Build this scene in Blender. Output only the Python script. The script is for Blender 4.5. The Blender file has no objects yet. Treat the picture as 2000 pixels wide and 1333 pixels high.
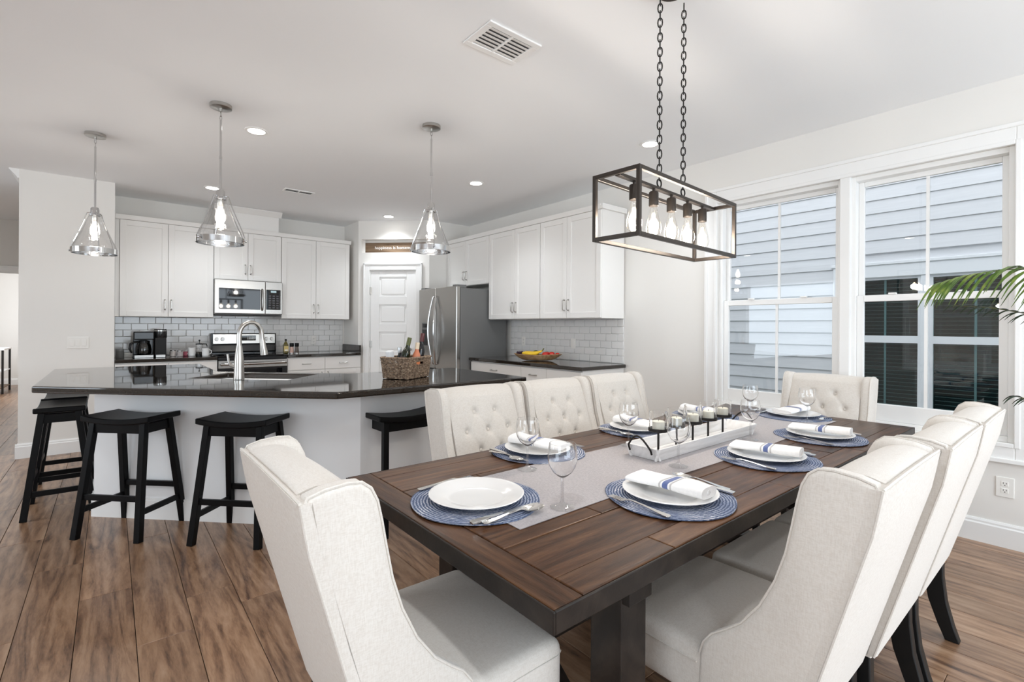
import bpy, bmesh, math, random
from mathutils import Matrix, Vector
PI = math.pi
random.seed(7)
SC = bpy.context.scene
COL = SC.collection

# ------------------------------------------------------------------ camera, world, light, exposure
CAM_H = 1.2785
YAW = math.radians(39.4585)      # heading, clockwise from +Y
ROLL = math.radians(0.32145)
FPX, HY = 951.33, 639.2175
cd = bpy.data.cameras.new('camera'); cam = bpy.data.objects.new('camera', cd); COL.objects.link(cam)
cd.sensor_fit = 'HORIZONTAL'; cd.sensor_width = 36.0; cd.lens = FPX / 2000 * 36.0
cd.shift_y = -(666.5 - HY) / 2000.0
cd.clip_start = 0.05; cd.clip_end = 200
fw = Vector((math.sin(YAW), math.cos(YAW), 0)); rt = Vector((math.cos(YAW), -math.sin(YAW), 0)); up = Vector((0, 0, 1))
cr, sr = math.cos(ROLL), math.sin(ROLL)
r2 = rt * cr + up * sr; u2 = up * cr - rt * sr
R = Matrix((r2, u2, -fw)).transposed().to_4x4()
cam.matrix_world = Matrix.Translation((0, 0, CAM_H)) @ R
SC.camera = cam
SC.view_settings.view_transform = 'Standard'; SC.view_settings.look = 'None'
SC.view_settings.gamma = 1.0; SC.view_settings.use_curve_mapping = False
SC.view_settings.exposure = 0.42

SC.cycles.max_bounces = 12; SC.cycles.diffuse_bounces = 6; SC.cycles.transparent_max_bounces = 24
W = bpy.data.worlds.new('sky'); SC.world = W; W.use_nodes = True
bg = W.node_tree.nodes['Background']
bg.inputs['Color'].default_value = (0.88, 0.94, 1.0, 1); bg.inputs['Strength'].default_value = 1.85

def area(name, loc, rot, sx, sy, power, color=(1, 1, 1)):
    l = bpy.data.lights.new(name, 'AREA'); l.shape = 'RECTANGLE'; l.size = sx; l.size_y = sy
    l.energy = power; l.color = color
    o = bpy.data.objects.new(name, l); COL.objects.link(o); o.location = loc; o.rotation_euler = rot
    return o
# daylight entering by the glazed openings of the rest of the room (behind and left of the view) and of the far room
area('daylight_patio_doors', (1.9, -3.02, 1.25), (PI / 2, 0, 0), 3.7, 2.2, 72, (0.75, 0.88, 1.0))
area('daylight_living_window', (-4.52, -.85, 1.5), (PI / 2, 0, -PI / 2), 3.0, 1.7, 42, (0.75, 0.88, 1.0))
area('daylight_hall_side_window', (-4.52, 4.9, 1.5), (PI / 2, 0, -PI / 2), 1.9, 1.7, 27, (0.75, 0.88, 1.0))
area('daylight_far_room', (-2.3, 12.2, 1.5), (PI / 2, 0, -PI / 2), 3.0, 1.8, 40, (0.93, 0.965, 1.0))

# ------------------------------------------------------------------ materials
MATS = {}
def nd(nt, t, **kw):
    n = nt.nodes.new(t)
    for k, v in kw.items(): setattr(n, k, v)
    return n
def mat(name, col=(.8, .8, .8), rough=.5, metal=0., spec=.5, emit=None, es=0., coat=0., trans=0., ior=1.45, sheen=0., alpha=1.):
    if name in MATS: return MATS[name]
    m = bpy.data.materials.new(name); m.use_nodes = True
    b = m.node_tree.nodes['Principled BSDF']
    b.inputs['Base Color'].default_value = (*col, 1); b.inputs['Roughness'].default_value = rough
    b.inputs['Metallic'].default_value = metal; b.inputs['Specular IOR Level'].default_value = spec
    b.inputs['Coat Weight'].default_value = coat; b.inputs['Transmission Weight'].default_value = trans
    b.inputs['IOR'].default_value = ior; b.inputs['Sheen Weight'].default_value = sheen
    if emit: b.inputs['Emission Color'].default_value = (*emit, 1); b.inputs['Emission Strength'].default_value = es
    m.diffuse_color = (*col, 1)
    MATS[name] = m
    return m
def bsdf(m): return m.node_tree.nodes['Principled BSDF']
def coords(nt, scale=(1, 1, 1), kind='Object', rand=0.):
    tc = nd(nt, 'ShaderNodeTexCoord'); mp = nd(nt, 'ShaderNodeMapping'); mp.inputs['Scale'].default_value = scale
    src = tc.outputs[kind]
    if rand:
        oi = nd(nt, 'ShaderNodeObjectInfo'); mu = nd(nt, 'ShaderNodeMath', operation='MULTIPLY'); mu.inputs[1].default_value = rand
        nt.links.new(oi.outputs['Random'], mu.inputs[0])
        ad = nd(nt, 'ShaderNodeVectorMath', operation='ADD'); nt.links.new(src, ad.inputs[0]); nt.links.new(mu.outputs[0], ad.inputs[1])
        src = ad.outputs[0]
    nt.links.new(src, mp.inputs['Vector'])
    return mp.outputs['Vector']
def ramp(nt, fac, stops):
    r = nd(nt, 'ShaderNodeValToRGB'); cr_ = r.color_ramp
    while len(cr_.elements) < len(stops): cr_.elements.new(.5)
    for e, (p, c) in zip(cr_.elements, stops): e.position = p; e.color = (*c, 1)
    nt.links.new(fac, r.inputs['Fac']); return r.outputs['Color']
def noise(nt, vec, scale=5, detail=4, rough=.5, dist=0.):
    n = nd(nt, 'ShaderNodeTexNoise'); n.inputs['Scale'].default_value = scale; n.inputs['Detail'].default_value = detail
    n.inputs['Roughness'].default_value = rough; n.inputs['Distortion'].default_value = dist
    nt.links.new(vec, n.inputs['Vector']); return n.outputs['Fac']
def bump(m, height, strength=.2, dist=.01):
    nt = m.node_tree; b = nd(nt, 'ShaderNodeBump'); b.inputs['Strength'].default_value = strength; b.inputs['Distance'].default_value = dist
    nt.links.new(height, b.inputs['Height']); nt.links.new(b.outputs['Normal'], bsdf(m).inputs['Normal'])
def mixc(nt, a, b, fac, mode='MIX'):
    n = nd(nt, 'ShaderNodeMix', data_type='RGBA', blend_type=mode)
    for sock, v in ((n.inputs['Factor'], fac), (n.inputs['A'], a), (n.inputs['B'], b)):
        if hasattr(v, 'links'): nt.links.new(v, sock)
        elif isinstance(v, tuple): sock.default_value = (*v, 1)
        else: sock.default_value = v
    return n.outputs['Result']
def painted(name, col, rough=.6, bs=.03, **kw):
    m = mat(name, col, rough, **kw); nt = m.node_tree
    v = coords(nt); bump(m, noise(nt, v, 180, 3), bs, .002); return m
def wood(name, stops, grain=(1, 1, 1), rough=.4, spec=.5, rand=37., var=.25, bs=.12, fine=60., cath=1., wav=.12, fa=.2):
    """grain: mapping scale, small along the grain; per-piece shift and brightness by the object's random number"""
    m = mat(name, stops[0][1], rough, spec=spec); nt = m.node_tree; b = bsdf(m)
    v = coords(nt, grain, rand=rand)
    big = noise(nt, v, 2.2, 5, .6, 1.2 * cath)
    wv = nd(nt, 'ShaderNodeTexWave', wave_type='RINGS', rings_direction='SPHERICAL'); wv.inputs['Scale'].default_value = 1.6
    wv.inputs['Distortion'].default_value = 9.; wv.inputs['Detail'].default_value = 3.; wv.inputs['Detail Scale'].default_value = 1.2
    nt.links.new(v, wv.inputs['Vector'])
    fn = noise(nt, v, fine, 4, .7)
    mx = nd(nt, 'ShaderNodeMath', operation='MULTIPLY_ADD'); nt.links.new(wv.outputs['Fac'], mx.inputs[0]); mx.inputs[1].default_value = wav
    nt.links.new(big, mx.inputs[2])
    m2 = nd(nt, 'ShaderNodeMath', operation='MULTIPLY_ADD'); nt.links.new(fn, m2.inputs[0]); m2.inputs[1].default_value = fa
    nt.links.new(mx.outputs[0], m2.inputs[2])
    m3 = nd(nt, 'ShaderNodeMath', operation='SUBTRACT'); nt.links.new(m2.outputs[0], m3.inputs[0]); m3.inputs[1].default_value = fa * .5 + wav * .5
    c = ramp(nt, m3.outputs[0], stops)
    oi = nd(nt, 'ShaderNodeObjectInfo'); wn = nd(nt, 'ShaderNodeTexWhiteNoise', noise_dimensions='1D')
    nt.links.new(oi.outputs['Random'], wn.inputs['W'])
    mr = nd(nt, 'ShaderNodeMapRange'); mr.inputs['To Min'].default_value = 1 - var; mr.inputs['To Max'].default_value = 1 + var
    nt.links.new(wn.outputs['Value'], mr.inputs['Value'])
    hs = nd(nt, 'ShaderNodeHueSaturation'); nt.links.new(c, hs.inputs['Color']); nt.links.new(mr.outputs[0], hs.inputs['Value'])
    nt.links.new(hs.outputs['Color'], b.inputs['Base Color'])
    bump(m, m2.outputs[0], bs, .004)
    return m
def thin_glass(name, tint=(1, 1, 1), base=.06, rough=.0, ior=1.5, bumpy=0.):
    """a pane or blown wall too thin to bend light: see-through with a Fresnel reflection"""
    if name in MATS: return MATS[name]
    m = bpy.data.materials.new(name); m.use_nodes = True; nt = m.node_tree; nt.nodes.clear()
    o = nd(nt, 'ShaderNodeOutputMaterial'); t = nd(nt, 'ShaderNodeBsdfTransparent'); g = nd(nt, 'ShaderNodeBsdfGlossy')
    t.inputs['Color'].default_value = (*tint, 1); g.inputs['Roughness'].default_value = rough
    f = nd(nt, 'ShaderNodeLayerWeight'); pw = nd(nt, 'ShaderNodeMath', operation='POWER'); pw.inputs[1].default_value = 4.
    nt.links.new(f.outputs['Facing'], pw.inputs[0])
    a = nd(nt, 'ShaderNodeMath', operation='MULTIPLY_ADD'); a.inputs[1].default_value = .8; a.inputs[2].default_value = base; a.use_clamp = True
    nt.links.new(pw.outputs[0], a.inputs[0]); mx = nd(nt, 'ShaderNodeMixShader')
    nt.links.new(a.outputs[0], mx.inputs[0]); nt.links.new(t.outputs[0], mx.inputs[1]); nt.links.new(g.outputs[0], mx.inputs[2])
    nt.links.new(mx.outputs[0], o.inputs['Surface'])
    if bumpy:
        v = coords(nt); b = nd(nt, 'ShaderNodeBump'); b.inputs['Strength'].default_value = bumpy; b.inputs['Distance'].default_value = .01
        nt.links.new(noise(nt, v, 45, 2), b.inputs['Height']); nt.links.new(b.outputs[0], g.inputs['Normal']); nt.links.new(b.outputs[0], f.inputs['Normal'])
    MATS[name] = m; return m
def linen(name, col, col2):
    m = mat(name, col, .9, spec=.15, sheen=.25); nt = m.node_tree
    a = noise(nt, coords(nt, (620, 90, 620)), 1, 1); b_ = noise(nt, coords(nt, (90, 620, 90)), 1, 1)
    ad = nd(nt, 'ShaderNodeMath', operation='ADD'); nt.links.new(a, ad.inputs[0]); nt.links.new(b_, ad.inputs[1])
    hf = nd(nt, 'ShaderNodeMath', operation='MULTIPLY'); hf.inputs[1].default_value = .5; nt.links.new(ad.outputs[0], hf.inputs[0])
    nt.links.new(ramp(nt, hf.outputs[0], [(.36, col2), (.6, col)]), bsdf(m).inputs['Base Color'])
    bump(m, hf.outputs[0], .12, .001); return m

M_WALL = painted('wall_paint', (.81, .79, .755), .75)
M_CEIL = painted('ceiling_paint', (.90, .91, .92), .9)
M_TRIM = painted('trim_paint', (.87, .865, .85), .35, .01)
M_CAB = painted('cabinet_paint', (.84, .825, .80), .38, .01)
M_ISL = painted('island_paint', (.84, .84, .84), .45, .02)
M_CHROME = mat('chrome', (.60, .60, .60), .08, 1.)
M_NICK = mat('brushed_nickel', (.50, .485, .46), .28, 1.)
M_STEEL = mat('stainless_steel', (.38, .365, .345), .25, 1.)
M_STEELD = mat('fridge_side_grey', (.16, .16, .157), .45, .0)
M_BLK = mat('black_gloss_plastic', (.012, .012, .013), .18)
M_BLKM = mat('black_matte', (.008, .008, .008), .45, spec=.3)
M_IRON = mat('black_iron', (.025, .022, .02), .42, .6)
M_BRONZE = mat('dark_bronze_metal', (.06, .05, .043), .38, .8)
M_GLASSBLK = mat('black_glass', (.006, .006, .007), .03)
M_STOOL = mat('black_stool_lacquer', (.004, .004, .0045), .38, spec=.16)
M_WHITE = mat('white_porcelain', (.80, .795, .785), .15, coat=.4)
M_PLASTIC = mat('white_plate_plastic', (.84, .82, .78), .4)
M_PANE = thin_glass('window_pane_glass', (.98, .985, .985), .04)
M_SHADE = thin_glass('seeded_shade_glass', (.97, .97, .97), .075, .02, 1.5, .25)
M_CUP = mat('clear_goblet_glass', (1, 1, 1), .0, trans=1., ior=1.45)
M_FOOT = thin_glass('clear_foot_glass', (.97, .97, .97), .13, .0)
M_BULB = thin_glass('clear_bulb_glass', (1, .985, .96), .05, .0, 1.45)
M_FIL = mat('glowing_filament', (1, .8, .5), .5, emit=(1., .76, .46), es=28.)
M_FROST = mat('frosted_lamp_glow', (1, 1, 1), .5, emit=(1., .93, .84), es=9.)
M_LED = mat('downlight_lens_glow', (1, 1, 1), .5, emit=(1., .97, .93), es=14.)
# polished dark granite
M_GRAN = mat('polished_dark_granite', (.02, .017, .015), .035, spec=.7, coat=.3); _nt = M_GRAN.node_tree
_v = coords(_nt)
_c = ramp(_nt, noise(_nt, _v, 190, 6, .75), [(.40, (.008, .007, .006)), (.56, (.022, .016, .012)), (.66, (.085, .062, .045)), (.76, (.19, .16, .13))])
_nt.links.new(_c, bsdf(M_GRAN).inputs['Base Color'])
M_FLOOR = wood('floor_plank_wood', [(.24, (.070, .035, .020)), (.40, (.19, .103, .058)), (.56, (.295, .172, .100)), (.80, (.40, .26, .168))], (4.2, .6, 1), .28, .8, 61., .2, .06, 30., 2.2, .13, .42)
_TS = [(.22, (.018, .007, .0025)), (.42, (.052, .021, .0085)), (.60, (.094, .042, .018)), (.85, (.165, .085, .042))]
M_TABLE = wood('table_top_wood', _TS, (.7, 6., 1), .32, .25, 23., .28, .22, 34., 1.5, .12, .36)
M_TABLEC = wood('table_end_board_wood', _TS, (6., .7, 1), .32, .25, 23., .2, .22, 34., 1.5, .12, .36)
M_TDARK = wood('dark_stained_wood', [(.2, (.007, .0055, .0045)), (.5, (.015, .011, .009)), (.85, (.042, .031, .024))], (2, 2, 2), .42, .28, 11., .15, .35, 18.)
M_LINEN = linen('oatmeal_linen', (.69, .65, .60), (.62, .57, .515))
M_PIPE = linen('linen_piping', (.68, .64, .59), (.61, .565, .51))
M_NAP = linen('white_napkin_cotton', (.88, .87, .86), (.82, .81, .80))
M_NAPB = linen('blue_napkin_stripe', (.13, .17, .36), (.10, .13, .28))
M_NAPG = linen('grey_napkin_stripe', (.55, .53, .52), (.45, .43, .42))
M_RUN = linen('grey_table_runner_cloth', (.45, .415, .415), (.31, .285, .29))
M_CANDLE = mat('ivory_wax', (.86, .83, .72), .5, spec=.3)
M_SILVER = mat('polished_cutlery_steel', (.75, .74, .72), .14, 1.)
# striped blue place mat
M_MAT = mat('blue_braided_mat', (.2, .26, .42), .9, spec=.1); _nt = M_MAT.node_tree
_w = nd(_nt, 'ShaderNodeTexWave', wave_type='RINGS', rings_direction='Z'); _w.inputs['Scale'].default_value = 36.; _w.inputs['Distortion'].default_value = 3.2
_w.inputs['Detail'].default_value = 2.; _w.inputs['Detail Scale'].default_value = 3.
_nt.links.new(coords(_nt), _w.inputs['Vector'])
_n = noise(_nt, coords(_nt), 9., 3)
_m = nd(_nt, 'ShaderNodeMath', operation='MULTIPLY'); _nt.links.new(_w.outputs['Fac'], _m.inputs[0]); _nt.links.new(_n, _m.inputs[1])
_nt.links.new(ramp(_nt, _m.outputs[0], [(.05, (.085, .11, .18)), (.22, (.185, .225, .33)), (.40, (.27, .305, .405)), (.56, (.62, .62, .66))]), bsdf(M_MAT).inputs['Base Color'])
bump(M_MAT, _w.outputs['Fac'], .5, .003)
# glazed subway tile, grout
M_TILE = mat('glazed_white_tile', (.79, .78, .765), .10, coat=.3); _nt = M_TILE.node_tree
bump(M_TILE, noise(_nt, coords(_nt, rand=19.), 9., 2), .12, .01)
M_GROUT = mat('pale_grout', (.70, .69, .67), .9)
M_SIDING = mat('pale_grey_lap_siding', (.60, .62, .68), .65); _nt = M_SIDING.node_tree
_nt.links.new(ramp(_nt, noise(_nt, coords(_nt, (3, .6, 8)), 6, 4), [(.3, (.68, .68, .70)), (.7, (.73, .73, .75))]), bsdf(M_SIDING).inputs['Base Color'])
M_LAWN = mat('gravel_side_yard', (.32, .31, .28), .9); _nt = M_LAWN.node_tree
_nt.links.new(ramp(_nt, noise(_nt, coords(_nt), 60, 4), [(.3, (.20, .19, .17)), (.7, (.42, .41, .38))]), bsdf(M_LAWN).inputs['Base Color'])
M_NROOM = mat('unlit_room_shade', (.045, .06, .062), .8)  # near-black: the shade of the unlit interior is put into the wall colour
M_SIGN = wood('sign_board_wood', [(.2, (.10, .062, .035)), (.5, (.20, .13, .08)), (.8, (.30, .21, .14))], (1, 1, 8), .6, .3, 5., .1)
M_BASKET = mat('water_hyacinth_weave', (.25, .16, .10), .75); _nt = M_BASKET.node_tree
_nt.links.new(ramp(_nt, noise(_nt, coords(_nt), 70, 4), [(.3, (.07, .045, .03)), (.5, (.22, .15, .10)), (.72, (.42, .32, .23))]), bsdf(M_BASKET).inputs['Base Color'])
M_DOUGH = wood('dough_bowl_wood', [(.2, (.16, .08, .035)), (.5, (.33, .20, .10)), (.8, (.50, .36, .22))], (6, 1.2, 6), .5, .4, 3., .1)
M_LEAF = mat('palm_leaf_green', (.12, .20, .035), .4); _nt = M_LEAF.node_tree
_nt.links.new(ramp(_nt, noise(_nt, coords(_nt), 14, 3), [(.3, (.045, .10, .02)), (.55, (.13, .22, .04)), (.75, (.34, .40, .10))]), bsdf(M_LEAF).inputs['Base Color'])
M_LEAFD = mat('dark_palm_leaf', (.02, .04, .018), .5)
M_STEM = mat('palm_stem', (.16, .17, .06), .6)

# ------------------------------------------------------------------ mesh helpers
ORG = {}
class MB:
    def __init__(s, M=None): s.v = []; s.f = []; s.M = M
    def add(s, vs, fs):
        k = len(s.v)
        if s.M is not None: vs = [tuple(s.M @ Vector(p)) for p in vs]
        s.v += [tuple(p) for p in vs]; s.f += [tuple(i + k for i in f) for f in fs]; return s
    def box(s, x0, x1, y0, y1, z0, z1):
        vs = [(x, y, z) for z in (z0, z1) for y in (y0, y1) for x in (x0, x1)]
        return s.add(vs, [(0, 2, 3, 1), (4, 5, 7, 6), (0, 1, 5, 4), (2, 6, 7, 3), (0, 4, 6, 2), (1, 3, 7, 5)])
    def prism(s, poly, a0, a1, axis='z'):
        n = len(poly)
        def P(p, a): return {'z': (p[0], p[1], a), 'x': (a, p[0], p[1]), 'y': (p[0], a, p[1])}[axis]
        vs = [P(p, a0) for p in poly] + [P(p, a1) for p in poly]
        fs = [tuple(range(n - 1, -1, -1)), tuple(range(n, 2 * n))] + [(i, (i + 1) % n, n + (i + 1) % n, n + i) for i in range(n)]
        return s.add(vs, fs)
    def beam(s, p0, p1, w, h, upv=(0, 0, 1), w1=None, h1=None):
        p0, p1 = Vector(p0), Vector(p1); d = (p1 - p0).normalized(); u = Vector(upv)
        a = d.cross(u).normalized(); b = a.cross(d).normalized(); w1 = w if w1 is None else w1; h1 = h if h1 is None else h1
        vs = [p + a * (sx * ww / 2) + b * (sy * hh / 2) for p, ww, hh in ((p0, w, h), (p1, w1, h1)) for sx, sy in ((-1, -1), (1, -1), (1, 1), (-1, 1))]
        return s.add(vs, [(3, 2, 1, 0), (4, 5, 6, 7)] + [(i, (i + 1) % 4, 4 + (i + 1) % 4, 4 + i) for i in range(4)])
    def cyl(s, p0, p1, r0, r1=None, n=16, caps=True):
        return s.tube([p0, p1], [r0, r0 if r1 is None else r1], n, caps=caps)
    def tube(s, pts, r, n=8, closed=False, caps=True):
        pts = [Vector(p) for p in pts]; N = len(pts)
        rs = r if isinstance(r, (list, tuple)) else [r] * N
        vs = []; pa = None
        for i in range(N):
            if closed: d = pts[(i + 1) % N] - pts[i - 1]
            else: d = pts[min(i + 1, N - 1)] - pts[max(i - 1, 0)]
            d.normalize()
            if pa is None: a = d.orthogonal().normalized()
            else:
                a = pa - d * pa.dot(d); a.normalize()
            pa = a; b = d.cross(a)
            vs += [pts[i] + (a * math.cos(2 * PI * k / n) + b * math.sin(2 * PI * k / n)) * rs[i] for k in range(n)]
        fs = []
        for i in range(N if closed else N - 1):
            j = (i + 1) % N
            fs += [(i * n + k, i * n + (k + 1) % n, j * n + (k + 1) % n, j * n + k) for k in range(n)]
        if caps and not closed: fs += [tuple(range(n - 1, -1, -1)), tuple(range((N - 1) * n, N * n))]
        return s.add(vs, fs)
    def lathe(s, prof, n=24, c=(0, 0, 0), closed=False):
        vs = []; N = len(prof)
        for r, z in prof: vs += [(c[0] + r * math.cos(2 * PI * k / n), c[1] + r * math.sin(2 * PI * k / n), c[2] + z) for k in range(n)]
        fs = []
        for i in range(N if closed else N - 1):
            j = (i + 1) % N
            fs += [(i * n + k, i * n + (k + 1) % n, j * n + (k + 1) % n, j * n + k) for k in range(n)]
        if not closed: fs += [tuple(range(n - 1, -1, -1)), tuple(range((N - 1) * n, N * n))]
        return s.add(vs, fs)
    def ball(s, c, r, n=14, m=8):
        r = r if isinstance(r, (tuple, list)) else (r, r, r)
        vs = [(c[0], c[1], c[2] - r[2])]
        for i in range(1, m):
            t = -PI / 2 + PI * i / m
            vs += [(c[0] + r[0] * math.cos(t) * math.cos(2 * PI * k / n), c[1] + r[1] * math.cos(t) * math.sin(2 * PI * k / n), c[2] + r[2] * math.sin(t)) for k in range(n)]
        vs.append((c[0], c[1], c[2] + r[2])); L = len(vs) - 1
        fs = [(0, 1 + (k + 1) % n, 1 + k) for k in range(n)]
        for i in range(m - 2): fs += [(1 + i * n + k, 1 + i * n + (k + 1) % n, 1 + (i + 1) * n + (k + 1) % n, 1 + (i + 1) * n + k) for k in range(n)]
        fs += [(L, L - n + k, L - n + (k + 1) % n) for k in range(n)]
        return s.add(vs, fs)
    def grid(s, fn, nu, nv, cu=False, cv=False):
        vs = [fn(i / (nu if cu else nu - 1), j / (nv if cv else nv - 1)) for j in range(nv) for i in range(nu)]
        fs = []
        for j in range(nv if cv else nv - 1):
            for i in range(nu if cu else nu - 1):
                a = j * nu + i; b = j * nu + (i + 1) % nu; c = ((j + 1) % nv) * nu + (i + 1) % nu; d = ((j + 1) % nv) * nu + i
                fs.append((a, b, c, d))
        return s.add(vs, fs)
    def build(s, name, m, parent=None, smooth=True, bevel=0., seg=2, sub=0, angle=.65, fix=False, raw=False):
        me = bpy.data.meshes.new(name)
        xs = [p[0] for p in s.v]; ys = [p[1] for p in s.v]; zs = [p[2] for p in s.v]
        if raw: off = Vector((0, 0, 0)); loc = off
        elif parent is None: off = Vector(((min(xs) + max(xs)) / 2, (min(ys) + max(ys)) / 2, min(zs))); loc = off
        else: off = ORG[parent.name]; loc = Vector((0, 0, 0))
        me.from_pydata([(p[0] - off[0], p[1] - off[1], p[2] - off[2]) for p in s.v], [], s.f); me.update()
        if fix:
            bm = bmesh.new(); bm.from_mesh(me); bmesh.ops.recalc_face_normals(bm, faces=bm.faces); bm.to_mesh(me); bm.free()
        if smooth:
            me.shade_smooth()
            if not sub: me.set_sharp_from_angle(angle=angle)
        if m: me.materials.append(m)
        o = bpy.data.objects.new(name, me); COL.objects.link(o); o.location = loc; ORG[o.name] = Vector(off)
        if parent: o.parent = parent
        if bevel:
            b = o.modifiers.new('bevel', 'BEVEL'); b.width = bevel; b.segments = seg; b.limit_method = 'ANGLE'; b.angle_limit = .6
            b.harden_normals = False
        if sub:
            b = o.modifiers.new('sub', 'SUBSURF'); b.levels = sub; b.render_levels = sub
        return o
def tag(o, label=None, cat=None, group=None, kind=None):
    for k, v in (('label', label), ('category', cat), ('group', group), ('kind', kind)):
        if v: o[k] = v
    return o
def thing(name, label, cat, loc=(0, 0, 0), rz=0., group=None):
    o = bpy.data.objects.new(name, None); COL.objects.link(o); o.location = loc; o.rotation_euler = (0, 0, rz)
    o.empty_display_size = .05
    ORG[o.name] = Vector(loc) if rz == 0 else Vector((0, 0, 0))
    return tag(o, label, cat, group)
def local(o): ORG[o.name] = Vector((0, 0, 0)); return o          # parts are given in the thing's own frame
def kids(o): return [c for c in bpy.data.objects if c.parent == o]
def dup(root, loc, rz, label=None, group=None, tree=None):
    def rec(o, par):
        c = o.copy(); COL.objects.link(c); ORG[c.name] = Vector((0, 0, 0))
        if par: c.parent = par
        for ch in KID.get(o.name, ()): rec(ch, c)
        return c
    r = rec(root, None); r.location = loc; r.rotation_euler = (0, 0, rz)
    if label: r['label'] = label
    if group: r['group'] = group
    return r
KID = {}
def index(root):
    KID.clear()
    for o in bpy.data.objects:
        if o.parent: KID.setdefault(o.parent.name, []).append(o)
def struct(o, label=None): o['kind'] = 'structure'; 
def S(mb, name, m, label=None, bevel=0., smooth=False):
    o = mb.build(name, m, None, smooth=smooth, bevel=bevel); o['kind'] = 'structure'
    if label: o['label'] = label
    return o
def share(ob, parent, loc, rot=(0, 0, 0), scale=None):
    c = ob.copy(); COL.objects.link(c); c.parent = parent; c.location = loc; c.rotation_euler = rot; ORG[c.name] = Vector((0, 0, 0))
    if scale: c.scale = scale
    return c

# ------------------------------------------------------------------ the room
XW, YB, ZC = 4.064, 7.192, 2.757
XL, YN = -4.45, -2.95
# floor: slab with separate planks along Y
fl = S(MB().box(XL - .2, XW + .2, YN - .2, 14.8, -.12, -.012), 'floor', mat('subfloor', (.03, .022, .017), .9), 'brown oak-look plank floor running toward the kitchen')
PW, PL = .193, 1.22
xs0 = -.109
offs = {-1: 3.479, 0: 3.005, 1: 2.434, 2: 2.727}
pm = MB().box(-PW / 2 + .0012, PW / 2 - .0012, -PL / 2 + .001, PL / 2 - .001, -.012, 0).build('plank', M_FLOOR, None, smooth=False, bevel=.0012, seg=1, raw=True)
pm.parent = fl; proto_used = [False]
def put_plank(x, y0, y1):
    if abs((y1 - y0) - PL) < .01:
        if not proto_used[0]: proto_used[0] = True; o = pm
        else: o = pm.copy(); COL.objects.link(o)
    else:
        o = MB().box(-PW / 2 + .0012, PW / 2 - .0012, -(y1 - y0) / 2 + .001, (y1 - y0) / 2 - .001, -.012, 0).build('plank', M_FLOOR, None, smooth=False, bevel=.0012, seg=1, raw=True)
    o.parent = fl; o.location = Vector((x, (y0 + y1) / 2, 0)) - fl.location; ORG[o.name] = Vector((0, 0, 0))
rest = MB()
for k in range(-23, 23):
    xc = xs0 + PW * (k + .5)
    if xc - PW / 2 < XL: continue
    j = offs.get(k, (k * 0.437 * 1.0) % PL)
    y = j - PL * math.ceil((j - YN) / PL)
    xa, xb = xc - PW / 2, min(xc + PW / 2, XW)
    while y < 14.7:
        y0, y1 = max(y, YN), min(y + PL, 14.7); y += PL
        if y1 - y0 < .02: continue
        near = -1.9 < xc < XW and y1 > .0 and y0 < 7.2 and (xc > -.15 * y1 - .3) and not (xc > 1.2 and y0 > 3.9 and xc < 4.0 and y0 > 6.0)
        near = near and (xc < 2.9 or y0 < 3.6) and not (y1 < .25 and xc < 1.5)
        hall = -2.0 < xc < -.6 and y0 >= 6.5 and xc > -.135 * y1 - .3
        if (near or hall) and xc + PW / 2 <= XW + .001: put_plank(xc, y0, y1)
        elif xb - xa > .01: rest.box(xa + .0012, xb - .0012, y0 + .001, y1 - .001, -.012, 0)
r_ = rest.build('plank_field', M_FLOOR, fl, smooth=False); r_['kind'] = 'stuff'
S(MB().box(XL - .2, XW + .2, YN - .2, 14.8, ZC, ZC + .12), 'ceiling', M_CEIL, 'flat white ceiling')

# window wall (X = XW) with one opening for the pair of windows
WY0, WY1, WZ0, WZ1 = .325, 2.138, .611, 2.363
T = .16
wr = S(MB().box(XW, XW + T, YN, WY0, 0, ZC).box(XW, XW + T, WY1, YB, 0, ZC).box(XW, XW + T, WY0, WY1, 0, WZ0).box(XW, XW + T, WY0, WY1, WZ1, ZC),
       'wall_right', M_WALL, 'cream wall with the pair of windows and the kitchen cabinets')
S(MB().box(XW + T, XW + T + .02, -6, WY0, -.3, 3.4).box(XW + T, XW + T + .02, WY1, 9, -.3, 3.4).box(XW + T, XW + T + .02, WY0, WY1, -.3, WZ0).box(XW + T, XW + T + .02, WY0, WY1, WZ1, 3.4), 'wall_outside', mat('teal_grey_cladding', (.10, .17, .18), .7), 'unseen teal grey cladding added outside the window wall to darken reflections')  # unseen outer skin, added dark for what the neighbour's panes reflect
wb = S(MB().box(.027, XW + T, YB, YB + .14, 0, ZC), 'wall_back', M_WALL, 'kitchen back wall behind the range')
S(MB().box(-.68, .027, 6.55, 9.86, 0, ZC), 'wall_left', M_WALL, 'blank cream wall end beside the kitchen')
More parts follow.
